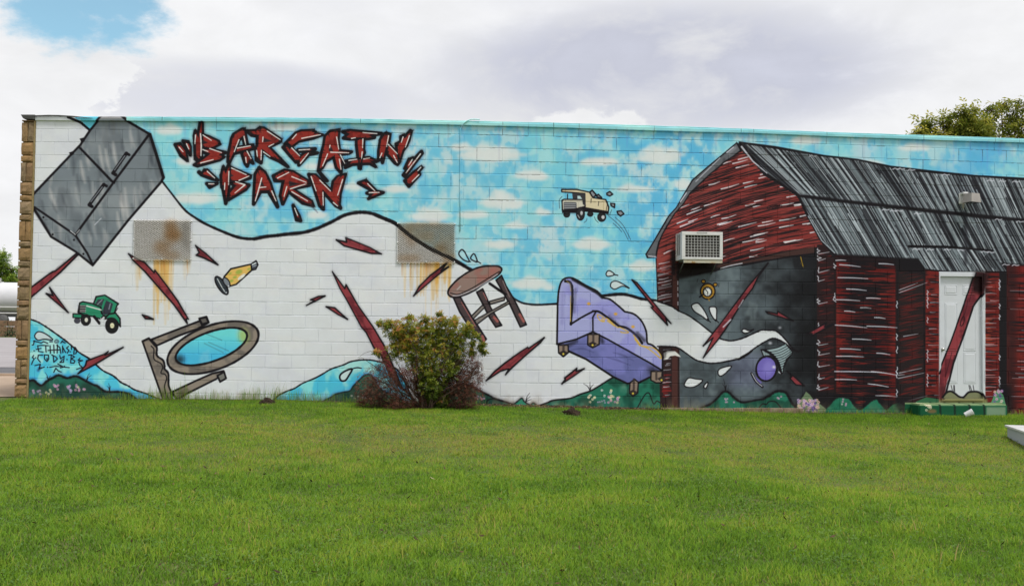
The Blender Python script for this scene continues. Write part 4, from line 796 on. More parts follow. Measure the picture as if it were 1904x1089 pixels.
# ================================================================== building
building=empty('store_building',(0,0,-.1))
tag(building,'long flat-roofed painted block building with barn mural along its side','building')
bz=.1      # children are given in world metres: building sits at z=-.1
def child(o): o.location=(o.location[0],o.location[1],o.location[2]+bz); return o
image=bpy.data.images.new('mural_paint',TW,TH,alpha=False,float_buffer=False)
rgba=np.ones((TH,TW,4),np.float32); rgba[...,:3]=alb; image.pixels.foreach_set(rgba.ravel()); image.update(); image.pack()
def muralmat(name,rough=.62,bumps=True,grime=True):
    m,t,b=newmat(name); tcn=t.nodes.new('ShaderNodeTexCoord'); tcn.object=building
    sx=t.nodes.new('ShaderNodeSeparateXYZ'); t.links.new(tcn.outputs['Object'],sx.inputs[0])
    def mad(o,a,c):
        n=t.nodes.new('ShaderNodeMath'); n.operation='MULTIPLY_ADD'; t.links.new(o,n.inputs[0]); n.inputs[1].default_value=a; n.inputs[2].default_value=c; return n.outputs[0]
    cx=t.nodes.new('ShaderNodeCombineXYZ'); t.links.new(mad(sx.outputs['X'],1/(X1-X0),-X0/(X1-X0)),cx.inputs['X']); t.links.new(mad(sx.outputs['Z'],1/(Z1-Z0),(-bz-Z0)/(Z1-Z0)),cx.inputs['Y'])
    ti=t.nodes.new('ShaderNodeTexImage'); ti.image=image; ti.interpolation='Cubic'; ti.extension='EXTEND'; t.links.new(cx.outputs[0],ti.inputs['Vector'])
    col=ti.outputs['Color']
    if grime:
        g=t.nodes.new('ShaderNodeTexNoise'); g.inputs['Scale'].default_value=3.5; g.inputs['Detail'].default_value=7; g.inputs['Roughness'].default_value=.65; t.links.new(tcn.outputs['Object'],g.inputs['Vector'])
        r_=ramp(t,[(.3,(.94,.935,.925)),(.62,(1,1,1))]); t.links.new(g.outputs['Fac'],r_.inputs[0])
        mm=t.nodes.new('ShaderNodeMix'); mm.data_type='RGBA'; mm.blend_type='MULTIPLY'; mm.inputs[0].default_value=1.; t.links.new(col,mm.inputs[6]); t.links.new(r_.outputs[0],mm.inputs[7]); col=mm.outputs[2]
    t.links.new(col,b.inputs['Base Color']); b.inputs['Roughness'].default_value=rough; b.inputs['Specular IOR Level'].default_value=.12
    if bumps:
        h=t.nodes.new('ShaderNodeTexNoise'); h.inputs['Scale'].default_value=70; h.inputs['Detail'].default_value=6; h.inputs['Roughness'].default_value=.7; t.links.new(tcn.outputs['Object'],h.inputs['Vector'])
        bump_n(t,b,h.outputs['Fac'],.35,.004)
    return m
MURAL=muralmat('painted_block'); MURALS=muralmat('painted_metal',.45,False)
WHITE_PAINT=simple('white_paint',[(.3,(.62,.62,.60)),(.7,(.74,.74,.73))],4,.45,.05)
XE=19.4
DX0,_=px(1745,620,.035); DX1,_=px(1827,620,.035); _,DZ1=px(1785,507,.02); _,DZ0=px(1785,741,.02)
# mortar core: everything between and behind the blocks
core=MB()
for a,b_ in (((0.,.006,-.7+bz),(DX0,.19,4.24+bz)),((DX1,.006,-.7+bz),(XE,.19,4.24+bz)),((DX0,.006,DZ1+bz),(DX1,.19,4.24+bz)),((DX0,.006,-.7+bz),(DX1,.19,DZ0+bz))): core.box(a,b_)
wall=core.build('block_wall',MURAL,building)
rest=MB(); rest.box((0,.19,-.7+bz),(.19,12,4.2+bz)).box((XE-.19,.19,-.7+bz),(XE,12,4.2+bz)).box((0.,12,-.7+bz),(XE,12.19,4.2+bz))
rest.build('rear_walls',simple('plain_block',[(.3,(.4,.4,.38)),(.7,(.5,.5,.48))],5,.85,.4),building)
MB().box((.19,.19,3.85+bz),(XE-.19,12,3.98+bz)).build('roof',simple('roof_felt',[(.3,(.08,.08,.085)),(.7,(.14,.14,.14))],3,.9,.4),building)
def block_geo(L,hh,g=.0027,ch=.0042):
    a,b_=L/2-.0012,hh/2-g; c,d=a-.0022,b_-ch
    V=[(-a,.05,-b_),(a,.05,-b_),(a,.05,b_),(-a,.05,b_),(-a,.0042,-b_),(a,.0042,-b_),(a,.0042,b_),(-a,.0042,b_),(-c,0,-d),(c,0,-d),(c,0,d),(-c,0,d)]
    F=[(8,9,10,11)]+[(4+i,4+(i+1)%4,8+(i+1)%4,8+i) for i in range(4)]+[(i,(i+1)%4,4+(i+1)%4,4+i) for i in range(4)]
    return V,F
ox=px(839.4,237)[0]%BL
pieces=[]
for k in range(0,24):
    zb=(20-k)*H; zt=zb+H
    if k==0: zb=20*H; zt=zb+H
    else: zb=(21-k-1)*H+0*H; zt=zb+H
    off=(ox if k%2==0 else ox+BL/2)%BL
    x=off-BL
    while x<XE:
        xa,xb=max(x,0),min(x+BL,XE)
        segs=[(xa,xb)]
        zc=(zb+zt)/2
        if DZ0-.01<zt-.02 and zb+.02<DZ1+.0:
            segs=[]
            if xa<DX0: segs.append((xa,min(xb,DX0)))
            if xb>DX1: segs.append((max(xa,DX1),xb))
        for s0,s1 in segs:
            if s1-s0>.03: pieces.append((s0,s1,zb,zt))
        x+=BL
shared={}
def pscore(p):
    X=(p[0]+p[1])/2; Z=(p[2]+p[3])/2
    v=np.array([X-CAM[0],-CAM[1],Z-CAM[2]]); d=v@CF; xx=952+FPX*(v@CR)/d; yy=544.5-FPX*(v@CU)/d
    vis=(-10<xx<1914) and (222<yy<752)
    return (p[1]-p[0])*(p[3]-p[2])/d**2*(1 if vis else 0)
order=sorted(range(len(pieces)),key=lambda i:-pscore(pieces[i]))
single=set(order[:300]); joined=MB()
for i,(s0,s1,zb,zt) in enumerate(pieces):
    L=s1-s0; X=(s0+s1)/2; Z=(zb+zt)/2
    dz=float(camber(X,Z)); sl_=float(camber(X+.2,Z)-camber(X-.2,Z))/.4
    yo=rnd.uniform(-.0015,.0012); ry=-math.atan(sl_)+rnd.gauss(0,.0006); rx=rnd.gauss(0,.006); rz_=rnd.gauss(0,.003)
    mt=Matrix.Translation((X,yo,Z+dz+bz))@Matrix.Rotation(ry,4,'Y')@Matrix.Rotation(rx,4,'X')@Matrix.Rotation(rz_,4,'Z')
    if i in single:
        key=round(L,3)
        if key not in shared:
            V,F=block_geo(L,H); mb=MB(); mb.add(V,F); shared[key]=mb.mesh('block',MURAL)
        o=bpy.data.objects.new('block',shared[key]); link(o,wall); o.matrix_local=mt
    else:
        V,F=block_geo(L,H); joined.add([mt@Vector(v) for v in V],F)
jo=joined.build('block_field',MURAL,wall); tag(jo,kind='stuff')
# footing ledge
x0,_=px(1228,764); x1,_=px(1492,764)
fo=MB()
xx=x0
while xx<x1:
    L_=rnd.uniform(.5,.9); fo.box((xx,-.035+rnd.uniform(-.006,.006),-.45+bz),(min(xx+L_,x1)-.006,.002,-.200+rnd.uniform(-.008,.008)+bz),.006); xx+=L_
fo.build('footing',simple('footing_concrete',[(.3,(.16,.10,.07)),(.55,(.30,.22,.16)),(.75,(.38,.33,.27))],9,.9,.5,80,.006),building)
# coping with its wavy metal edge
ctop=[(20,216),(45,215.5),(60,215),(100,213.8),(150,217),(240,216.4),(350,217),(480,218),(590,219),(700,221),(830,223.5),(1010,227.3),(1150,231.2),(1300,235.8),(1420,240.4),(1560,246),(1700,250.4),(1800,253.7),(1904,257.5),(2100,265.5),(2300,273)]
cbot=COPBOT
def curve_z(tab,Y):
    p=np.array(tab,float); a,b=survey(p[:,0],p[:,1],Y); return a,b
ta,tz=curve_z(ctop,-.04); ba,bz_=curve_z(cbot,-.04)
cp=MB(); V=[];F=[]; nseg=260
for i in range(nseg+1):
    X=-.0+ (XE+.05)*i/nseg; wv=.005*mnoise.noise((X*3.1,0,0))+.004*mnoise.noise((X*9.,4,0)); 
    zt_=float(np.interp(X,ta,tz))+wv; zb_=float(np.interp(X,ba,bz_))+.002*mnoise.noise((X*2.,9,0)); yf=-.036+.004*mnoise.noise((X*4.,2,3))
    zm=zb_+(zt_-zb_)*.62
    V+=[(X,.1,zb_+bz),(X,yf+.006,zb_+bz),(X,yf,zb_+.006+bz),(X,yf-.002,zm+bz),(X,yf+.006+.004*mnoise.noise((X*6,7,7)),zm+.008+bz),(X,yf+.004,zt_-.006+bz),(X,yf+.012,zt_+bz),(X,.24,zt_+.006+bz)]
for i in range(nseg):
    for k in range(7): F.append((i*8+k,(i+1)*8+k,(i+1)*8+k+1,i*8+k+1))
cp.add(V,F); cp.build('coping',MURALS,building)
DARKM=simple('dark_flashing',[(.3,(.05,.05,.05)),(.7,(.14,.14,.14))],8,.55,.1)
zc=float(np.interp(0,ta,tz)); ce=MB(); a0=px(39,216,-.05)[0]
ce.add([(a0,-.06,zc+.004+bz),(0.,-.06,zc+.008+bz),(0.,.24,zc+.008+bz),(a0,.24,zc+.004+bz),(a0+.03,-.05,zc-.05+bz),(0.,-.05,zc-.062+bz),(0.,.24,zc-.062+bz),(a0+.03,.24,zc-.05+bz)],[(0,1,2,3),(4,7,6,5),(0,4,5,1),(1,5,6,2),(2,6,7,3),(3,7,4,0)])
ce.build('coping_end',DARKM,building)
lip=MB(); pts=[]
for x_,y_ in ((42,216.2),(60,216),(90,215),(110,215.2),(135,216.6),(155,218.5),(172,220)): a,b_=px(x_,y_,-.05); pts.append((a,-.047,b_+bz))
lip.tube(pts,[.010,.012,.012,.011,.010,.007,.003],6); lip.build('coping_lip',DARKM,building)
# stone veneer end
m,t,b=newmat('sandstone'); oi=t.nodes.new('ShaderNodeObjectInfo'); n=noise_n(t,14,7,.65)
r1=ramp(t,[(.0,(.25,.155,.08)),(.3,(.28,.18,.095)),(.5,(.34,.205,.085)),(.7,(.24,.175,.10)),(1.,(.31,.22,.13))]); t.links.new(oi.outputs['Random'],r1.inputs[0])
r2=ramp(t,[(.25,(.62,.58,.55)),(.5,(1,1,1)),(.72,(1.15,1.1,1.))]); t.links.new(n.outputs['Fac'],r2.inputs[0])
mm=t.nodes.new('ShaderNodeMix'); mm.data_type='RGBA'; mm.blend_type='MULTIPLY'; mm.inputs[0].default_value=1; t.links.new(r1.outputs[0],mm.inputs[6]); t.links.new(r2.outputs[0],mm.inputs[7]); t.links.new(mm.outputs[2],b.inputs['Base Color']); b.inputs['Roughness'].default_value=.9
bump_n(t,b,noise_n(t,34,6,.7).outputs['Fac'],.6,.02); STONE=m
MORTAR=simple('tan_mortar',[(.3,(.24,.18,.08)),(.7,(.34,.26,.13))],10,.9,.4)
SXA,SXB=-.205,-.028
MB().box((SXA+.007,.035,-.7+bz),(SXB+.005,12,4.17+bz)).box((SXB+.003,-.012,-.7+bz),(-.0005,.19,4.165+bz)).build('stone_mortar',MORTAR,building)
def stone_geo(x0,x1,z0,z1,Ylen,seed):
    nx,nz=4,4; V=[];F=[]; rr=random.Random(seed)
    for j in range(nz+1):
        for i in range(nx+1):
            u,v=i/nx,j/nz; e=min(u,1-u,v,1-v)*2
            x=x0+(x1-x0)*u; z=z0+(z1-z0)*v
            y=-.006-.022*min(1,e*2.2)**.6*(.75+.5*mnoise.noise((x*14+seed,z*14,seed*.7)))-.008*mnoise.noise((x*40,z*40+seed,1))
            x+=.006*mnoise.noise((seed*3.,z*9,x*9)); z+=.005*mnoise.noise((x*9,seed*2.,z*9))
            V.append((x,y,z))
    for j in range(nz):
        for i in range(nx): a=j*(nx+1)+i; F.append((a,a+1,a+nx+2,a+nx+1))
    k=len(V); V+=[(x0-.004,Ylen,z0),(x1,Ylen,z0),(x1,Ylen,z1),(x0-.004,Ylen,z1)]
    q4=[0,nx,(nz+1)*(nx+1)-1,nz*(nx+1)]
    bot=list(range(0,nx+1)); top_=[nz*(nx+1)+i for i in range(nx+1)]; le=[j*(nx+1) for j in range(nz+1)]; ri=[j*(nx+1)+nx for j in range(nz+1)]
    F+=[tuple(bot[::-1]+[k,k+1]),tuple(top_+[k+2,k+3]),tuple(le+[k+3,k]),tuple(ri[::-1]+[k+1,k+2])]
    return V,F
rows=[(222.6,226.2,0),(227,262.8,1),(264.6,288,0),(289,300.4,0),(301.8,337,1),(338.5,361.3,0),(362.8,373,0),(374,397.3,0),(399,410,0),(411,447.2,1),(448.5,459.3,0),(460.8,484.2,0),(485,496,0),(497.4,520.3,0),(521.3,532.2,0),(533.2,557.2,0),(558.2,569.2,0),(570,593.4,0),(595,630.8,1),(632.2,643.2,0),(644.2,667,0),(668,702,2),(704,713.8,0),(715,738,0),(740,762,0)]
facade=MB()
for i,(ya,yb,kind) in enumerate(rows):
    _,zt_=px(48,ya,-.02); _,zb_=px(48,yb,-.02); g=.0052
    xs_=[(SXA,SXB)]
    if kind==1: sp=SXA+(SXB-SXA)*rnd.uniform(.42,.52); xs_=[(SXA,sp-.004),(sp+.004,SXB)]
    cells=[(a,b_,zb_+g,zt_-g) for a,b_ in xs_]
    if kind==2: sp=SXA+(SXB-SXA)*.45; zm=zb_+(zt_-zb_)*.64; cells=[(SXA,sp-.004,zb_+g,zt_-g),(sp+.004,SXB,zm+g,zt_-g),(sp+.004,SXB,zb_+g,zm-g)]
    for j,(a,b_,c,d) in enumerate(cells):
        V,F=stone_geo(a,b_,c+bz,d+bz,rnd.uniform(.3,.55),i*3+j+1); mb=MB(); mb.add(V,F)
        o=mb.build('stone',STONE,building)
    y=.56
    while y<12:                                   # the rest of the street front, seen only edge-on
        L_=rnd.uniform(.3,.7); pr=rnd.uniform(.0,.02); facade.box((SXA-pr,y,zb_+g+bz),(SXA+.03,min(y+L_,12)-.012,zt_-g+bz)); y+=L_
fo=facade.build('stone_front',STONE,building); tag(fo,kind='stuff')
# overflow cable hanging down the wall
cab=[]
for x_,y_ in ((892,223.2),(884,222.4),(876,222.6),(869,225),(863,229),(858.5,234),(856.6,239),(856.3,250),(856.2,300),(855.8,360),(855.4,430)): a,b_=px(x_,y_,-.03); cab.append((a,-.045 if y_<232 else -.012,b_+bz))
MB().tube(cab,.0085,6).build('cable',MURALS,building)
# vent screens
def vent(x0p,x1p,y0p,y1p):
    x0,zt_=px(x0p,y0p,-.02); x1,zb_=px(x1p,y1p,-.02)
    f=MB().box((x0+.02,-.012,zb_+.02+bz),(x1-.02,-.002,zt_-.02+bz)); bk=f.build('vent_backing',simple('vent_dark',[(.3,(.10,.09,.075)),(.7,(.22,.19,.15))],5,.8,.1),building)
    nr=40; nc=18; dz=(zt_-zb_)/nr; dx=(x1-x0)/nc; V=[];F=[]
    th=.0046
    for r_ in range(nr+1):
        zc=zb_+r_*dz
        for c in range(2*nc):
            xa=x0+c*dx/2; xb=xa+dx/2; s=1 if (c+r_)%2==0 else -1
            za=zc-s*dz*.42; zc2=zc+s*dz*.42
            jit=rnd.uniform(-.001,.001); k=len(V); yf=-.026+jit; yb=-.018+jit
            V+=[(xa,yf,za-th+bz),(xb,yf,zc2-th+bz),(xb,yb,zc2+th+bz),(xa,yb,za+th+bz),(xa,yf+.004,za-th-.001+bz),(xb,yf+.004,zc2-th-.001+bz)]
            F+=[(k,k+1,k+2,k+3),(k+4,k+5,k+1,k)]
    sc=MB(); sc.add(V,F); o=sc.build('vent_screen',MURAL,building)
    for a,b_ in ((x0+.01,zt_-.01),(x1-.01,zt_-.01),(x0+.01,(zb_+zt_)/2),(x1-.01,(zb_+zt_)/2),(x0+.01,zb_+.02),((x0+x1)/2,zb_+.02),(x1-.01,zb_+.02)):
        MB().lathe([(.0,-.036),(.009,-.034),(.012,-.028),(.012,-.0)],(a,0,b_+bz),(0,1,0),8).build('screw',WHITE_PAINT,o)
vent(248.5,355.5,408.5,484.5); vent(738.5,846,414,489.5)
# door
door=MB(); yd=.045
dx0,dx1=DX0+.022,DX1-.022; dz0=DZ0+.012; dz1=px(1785,514.5,yd)[1]
W=dx1-dx0
door.box((dx0,yd,dz0+bz),(dx1,yd+.04,dz1+bz))
dmesh=door.build('door',muralmat('painted_door',.4,False,True),building)
cols=[(dx0+W*.13,dx0+W*.43),(dx0+W*.57,dx0+W*.87)]
rowsz=[px(1785,y_,yd)[1] for y_ in (530,547.5,563,652,655,712)]
for ca,cb_ in cols:
    for za,zb_ in ((rowsz[1],rowsz[0]),(rowsz[3],rowsz[2]),(rowsz[5],rowsz[4])):
        za+=bz;zb_+=bz
        p=MB(); i1,i2=.014,.030
        def rect(i,y): return [(ca+i,y,za+i),(cb_-i,y,za+i),(cb_-i,y,zb_-i),(ca+i,y,zb_-i)]
        V=rect(0,yd-.0012)+rect(.006,yd-.007)+rect(i1,yd-.0015)+rect(i2,yd-.008); F=[]
        for k in range(3): F+=[(k*4+j,k*4+(j+1)%4,k*4+4+(j+1)%4,k*4+4+j) for j in range(4)]
        F.append((12,13,14,15)); p.add(V,F); p.build('door_panel',dmesh.data.materials[0],dmesh)
kx,kz=px(1750.5,649,yd-.04); kz+=bz
MB().lathe([(.0,-.062),(.02,-.058),(.026,-.046),(.02,-.034),(.011,-.028),(.011,-.012),(.03,-.008),(.03,.0)],(kx+.03,yd,kz),(0,1,0),14).build('door_knob',simple('brushed_steel',[(.3,(.5,.5,.48)),(.7,(.62,.61,.58))],10,.35,.0,metal=1.),dmesh)
fr_m=MB().box((DX0,-.004,DZ0+bz),(dx0-.003,.10,DZ1+bz)).box((dx1+.003,-.004,DZ0+bz),(DX1,.10,DZ1+bz)).box((dx0-.003,-.004,dz1+.004+bz),(dx1+.003,.10,DZ1+bz))
fr_m.build('door_frame',MURALS,building)
MB().box((dx0-.003,-.02,DZ0-.03+bz),(dx1+.003,.10,dz0-.004+bz),.004).build('threshold',MURALS,building)
MB().box((DX0,.10,DZ0+bz),(DX1,.18,DZ1+bz)).build('door_backing',DARKM,building)
# step
sx0,_=px(1709,760,-.32); sx1,_=px(1874,760,-.32); sz1=px(1790,751.5,-.32)[1]
st=MB(); Vb=bmesh.new(); bmesh.ops.create_cube(Vb,size=1.)
for v in Vb.verts: v.co=Vector(((sx0+sx1)/2+v.co.x*(sx1-sx0),-.161+v.co.y*.318,(sz1-.55)/2+v.co.z*(sz1+.55)+bz))
bmesh.ops.bevel(Vb,geom=Vb.edges[:],offset=.02,segments=3,affect='EDGES'); bmesh.ops.subdivide_edges(Vb,edges=Vb.edges[:],cuts=3,use_grid_fill=True)
for v in Vb.verts: v.co+=Vector((.006*mnoise.noise(v.co*6),.006*mnoise.noise(v.co*7+Vector((5,5,5))),.006*mnoise.noise(v.co*5+Vector((9,1,1)))))
Vb.verts.ensure_lookup_table(); st.add([v.co for v in Vb.verts],[[v.index for v in f.verts] for f in Vb.faces]); Vb.free()
st.build('door_step',MURAL,building)
# ================================================================== ground
GWX=[-60,0,3.6,5.3,7.8,9.9,12.1,16,40]; GWZ=[-.10,-.10,-.108,-.145,-.185,-.24,-.285,-.285,-.30]
def ground(X,Y):
    X=np.asarray(X,float);Y=np.asarray(Y,float)
    g=np.interp(X,GWX,GWZ)
    front=np.clip(-Y,0,None); back=np.clip(Y-.0,0,None)
    und=.022*np.sin(X*.9+1.3*np.sin(Y*.5))*np.sin(Y*.8+.6)+.012*np.sin(X*2.3+Y*1.7)
    g=g-.012*np.minimum(front,30)+und*np.clip(front/1.5,0,1)
    return g+np.minimum(.008*back,.9)
def sheet(name,xs_,ys_,mat,dz=0.,kind='structure'):
    X,Y=np.meshgrid(xs_,ys_); V=np.stack([X,Y,ground(X,Y)+dz],-1).reshape(-1,3); nx=len(xs_); T_=[]
    for j in range(len(ys_)-1):
        for i in range(nx-1): a=j*nx+i; T_+=[(a,a+1,a+nx+1),(a,a+nx+1,a+nx)]
    o=tri_mesh(name,V,T_,mat,smooth=True); tag(o,kind=kind); return o
SOIL=simple('lawn_soil',[(.3,(.06,.085,.02)),(.55,(.10,.12,.03)),(.75,(.17,.14,.06))],2.2,.95,.5,30,.02)
lin_=lambda a,b,n:list(np.linspace(a,b,n))
sheet('lawn_ground',[-900,-300,-100,-40,-20]+lin_(-10,26,73)+[40,80,300,900],[-900,-300,-100,-40]+lin_(-20,0,41)+[4,10,20,40,80,120,300,1200],SOIL)
# grass -----------------------------------------------------------------
def patch(X,Y):
    v=np.array([mnoise.noise((x*.35,y*.55,3.3))+.5*mnoise.noise((x*1.1,y*1.5,8.1)) for x,y in zip(X.ravel()[::1],Y.ravel())]); return v.reshape(X.shape)
gx=np.linspace(-6,24,121); gy=np.linspace(-14,1,76); GX,GY=np.meshgrid(gx,gy); PT=patch(GX,GY)
fp=np.array([[mnoise.noise((x*3.,y*3.,1.7)) for x in np.linspace(-6,24,301)] for y in np.linspace(-14,1,151)])
def bil(A,X,Y):
    u=(X+6)/30*(A.shape[1]-1); v=(Y+14)/15*(A.shape[0]-1); i=np.clip(u.astype(int),0,A.shape[1]-2); j=np.clip(v.astype(int),0,A.shape[0]-2); fu=np.clip(u-i,0,1);fv=np.clip(v-j,0,1)
    return (A[j,i]*(1-fu)+A[j,i+1]*fu)*(1-fv)+(A[j+1,i]*(1-fu)+A[j+1,i+1]*fu)*fv
def lawnpts(dmin,dmax,dens,seed):
    r=np.random.default_rng(seed); area=30*15; n=int(area*dens)
    X=r.uniform(-6,24,n).astype(np.float32);Y=r.uniform(-14,-.03,n).astype(np.float32)
    vx=X-CAM[0];vy=Y-CAM[1]; d=vx*CF[0]+vy*CF[1]; l=vx*CR[0]+vy*CR[1]
    k=(d>dmin)&(d<=dmax)&(np.abs(l)<d*.56+1.3)&~((X<-.25)&(Y>-.35))&~((X>6.3)&(X<9.8)&(Y>-.26-.08*np.sin(X*5))&(r.random(n)<.88))&~((Y>-.07)&(r.random(n)<.6))
    return X[k],Y[k],d[k],r
VV=[];TT=[];AT=[];cnt=0
def blades(X,Y,r,hm,wd,segs,lean=.9,tadd=0.):
    global cnt
    n=len(X); p=bil(PT,X,Y); f=bil(fp,X,Y); Z=ground(X,Y)
    band=np.exp(-((Y+4.6)/2.2)**2)                       # a thin dry strip of turf across the lawn
    dry=np.clip(.27+.45*p+.55*band+.6*f,0,1)
    h=hm*(.5+.8*r.random(n))*(1.1-.5*dry)*(1+.9*np.clip(f,-.6,1))
    h=np.where(r.random(n)<.012,h*1.9,h)
    a=r.random(n)*6.283; ln=lean*(.3+r.random(n)); w=wd*(.6+.8*r.random(n))
    dx,dy=np.cos(a),np.sin(a); wx,wy=-dy*w/2,dx*w/2
    tint=np.clip(.52*dry+.42*r.random(n)-.08+np.where(r.random(n)<.05+.09*band,.4,0)+tadd,0,1)
    b=np.stack([X,Y,Z-.004],1)
    P=lambda s,t,zz: np.stack([X+dx*h*ln*t+s*wx*(1-t*.45 if t<1 else 0),Y+dy*h*ln*t+s*wy*(1-t*.45 if t<1 else 0),Z-.004+h*zz],1)
    if segs==2:
        V=np.stack([P(-1,0,0),P(1,0,0),P(-1,.42,.62),P(1,.42,.62),P(0,1,.98-.25*0)],1); t=np.array([[0,1,3],[0,3,2],[2,3,4]])
    else:
        V=np.stack([P(-1,0,0),P(1,0,0),P(0,.9,.95)],1); t=np.array([[0,1,2]])
    m_=V.shape[1]; VV.append(V.reshape(-1,3).astype(np.float32)); TT.append((t[None]+(np.arange(n)*m_)[:,None,None]+cnt).reshape(-1,3)); AT.append(np.repeat(tint,m_)); cnt+=n*m_
for a,b_,dn,hm,wd,sg in ((3.6,6.5,8000,.040,.0048,2),(6.5,8.5,6500,.038,.0055,2),(8.5,11.5,5200,.036,.0070,1),(11.5,17,3800,.034,.0090,1)):
    X,Y,d,r=lawnpts(a,b_,dn,int(a*10)); blades(X,Y,r,hm,wd,sg)
# longer tufts standing out of the turf
r=np.random.default_rng(91)
for i in range(520):
    d=3.9+9.5*r.random()**1.3; l=(r.random()-.5)*1.12*d; cx_=CAM[0]+d*CF[0]+l*CR[0]; cy_=CAM[1]+d*CF[1]+l*CR[1]
    if cy_>-.4: continue
    n=r.integers(12,46); blades(cx_+r.normal(0,.05,n),cy_+r.normal(0,.05,n),r,.085*(1 if d<8 else .8),.0052 if d<8 else .0068,2,.8,-.06+.2*(r.random()<.25))
GRASS=leafmat('grass_blade',[(.0,(.085,.19,.012)),(.35,(.195,.37,.022)),(.6,(.325,.44,.04)),(.8,(.41,.37,.08)),(1.,(.45,.33,.13))],.5,.45,up=.8)
g=tri_mesh('grass',np.concatenate(VV),np.concatenate(TT),GRASS,{'tint':np.concatenate(AT)}); tag(g,'short uneven green lawn grass with drier yellow patches','grass',kind='stuff')
# ragged long grass at the wall foot
VV=[];TT=[];AT=[];cnt=0
r=np.random.default_rng(77)
for xa,xb,n,hm in ((1.4,4.9,700,.16),(-.1,1.6,500,.09),(4.8,7.,500,.1),(9.5,17.5,1500,.085),(1.8,2.4,90,.26),(3.2,4.2,120,.24)):
    X=r.uniform(xa,xb,n); Y=-np.abs(r.normal(0,.05,n))-.02; blades(X,Y,r,hm,.004,2,.35,.12)
g=tri_mesh('long_grass',np.concatenate(VV),np.concatenate(TT),GRASS,{'tint':np.concatenate(AT)}); tag(g,'ragged long grass along the foot of the painted wall','grass',kind='stuff')
# broad-leaved weeds and clover scattered through the turf
def leaf_cloud(C_,size,seed,flat=.6,asp=.7):
    """one kite-shaped leaf per centre -> verts, tris"""
    r=np.random.default_rng(seed); n=len(C_); nrm=r.normal(size=(n,3)); nrm[:,2]=np.abs(nrm[:,2])+flat*2; nrm/=np.linalg.norm(nrm,axis=1)[:,None]
    t1=np.cross(nrm,r.normal(size=(n,3))); t1/=np.linalg.norm(t1,axis=1)[:,None]; t2=np.cross(nrm,t1); s=(size*(.6+.8*r.random(n)))[:,None]
    V=np.stack([C_-t1*s,C_+t2*s*asp*.6-nrm*s*.12,C_+t1*s,C_-t2*s*asp*.6-nrm*s*.12],1); T_=np.array([[0,1,2],[0,2,3]])[None]+(np.arange(n)*4)[:,None,None]
    return V.reshape(-1,3),T_.reshape(-1,3)
cl=[];tt=[]
for i in range(380):
    d=3.8+11*rnd.random()**1.2; l=(rnd.random()-.5)*1.1*d; X=CAM[0]+d*CF[0]+l*CR[0]; Y=CAM[1]+d*CF[1]+l*CR[1]
    if Y>-.3: continue
    n=rnd.randint(25,110); rad=rnd.uniform(.08,.3); a=RN.normal(0,rad,(n,2)); zx=ground(X+a[:,0],Y+a[:,1])
    cl.append(np.stack([X+a[:,0],Y+a[:,1],zx+.02+.03*RN.random(n)],1)); tt.append(np.full(n,rnd.random()*.5)+.3*RN.random(n))
cl=np.concatenate(cl); V,T_=leaf_cloud(cl,.011,5)
g=tri_mesh('clover',V,T_,leafmat('clover_leaf',[(0,(.07,.16,.025)),(.5,(.13,.24,.04)),(1,(.22,.28,.07))],.5,.3,up=.5),{'tint':np.repeat(np.concatenate(tt),4)}); tag(g,'low clover and broad-leaved weeds scattered through the lawn','weeds',kind='stuff')
# bare soil and mulch by the wall
MUL=simple('mulch_soil',[(.3,(.05,.032,.02)),(.6,(.11,.07,.045)),(.8,(.18,.12,.08))],12,.95,.6,60,.02)
def strip_patch(name,xa,xb,w0,label):
    xs_=np.linspace(xa,xb,40); V=[];T_=[]
    for i,x in enumerate(xs_):
        e=min((x-xa),(xb-x))/(xb-xa)*2; wd=w0*(min(1,e*2.5)**.5)*(.75+.5*mnoise.noise((x*1.7,3,3)))+.02
        for j in range(5): y=-.002-wd*j/4; V.append((x,y,float(ground(x,y))+.016*(1-j/4)+.004))
    for i in range(39):
        for j in range(4): a=i*5+j; T_+=[(a,a+1,a+6),(a,a+6,a+5)]
    o=tri_mesh(name,V,T_,MUL,smooth=True); tag(o,kind='structure'); return o
strip_patch('soil_strip',6.2,9.9,.34,''); strip_patch('soil_strip',-.15,6.3,.10,''); strip_patch('soil_strip',9.8,19.,.09,'')
n=1500; X=RN.uniform(5.2,9.8,n); Y=-np.abs(RN.normal(0,.16,n))-.01; C_=np.stack([X,Y,ground(X,Y)+.022+.01*RN.random(n)],1); k=420; d_=4.+11*RN.random(k); l_=(RN.random(k)-.5)*1.1*d_; X_=CAM[0]+d_*CF[0]+l_*CR[0]; Y_=np.minimum(CAM[1]+d_*CF[1]+l_*CR[1],-.1)
C_=np.concatenate([C_,np.stack([X_,Y_,ground(X_,Y_)+.034],1)]); n+=k
V,T_=leaf_cloud(C_,.022,9,.5,.5)
g=tri_mesh('leaf_litter',V,T_,leafmat('dead_leaf',[(0,(.05,.03,.02)),(.5,(.13,.075,.04)),(.85,(.24,.16,.09)),(1,(.38,.30,.2))],.8,.1),{'tint':np.repeat(RN.random(n)**1.6,4)}); tag(g,'brown dead leaves and mulch on the soil below the shrub','leaf litter',kind='stuff')
DIRT=simple('dark_dirt',[(.3,(.02,.013,.009)),(.6,(.05,.032,.02)),(.8,(.11,.07,.045))],16,.95,.8,40,.03)
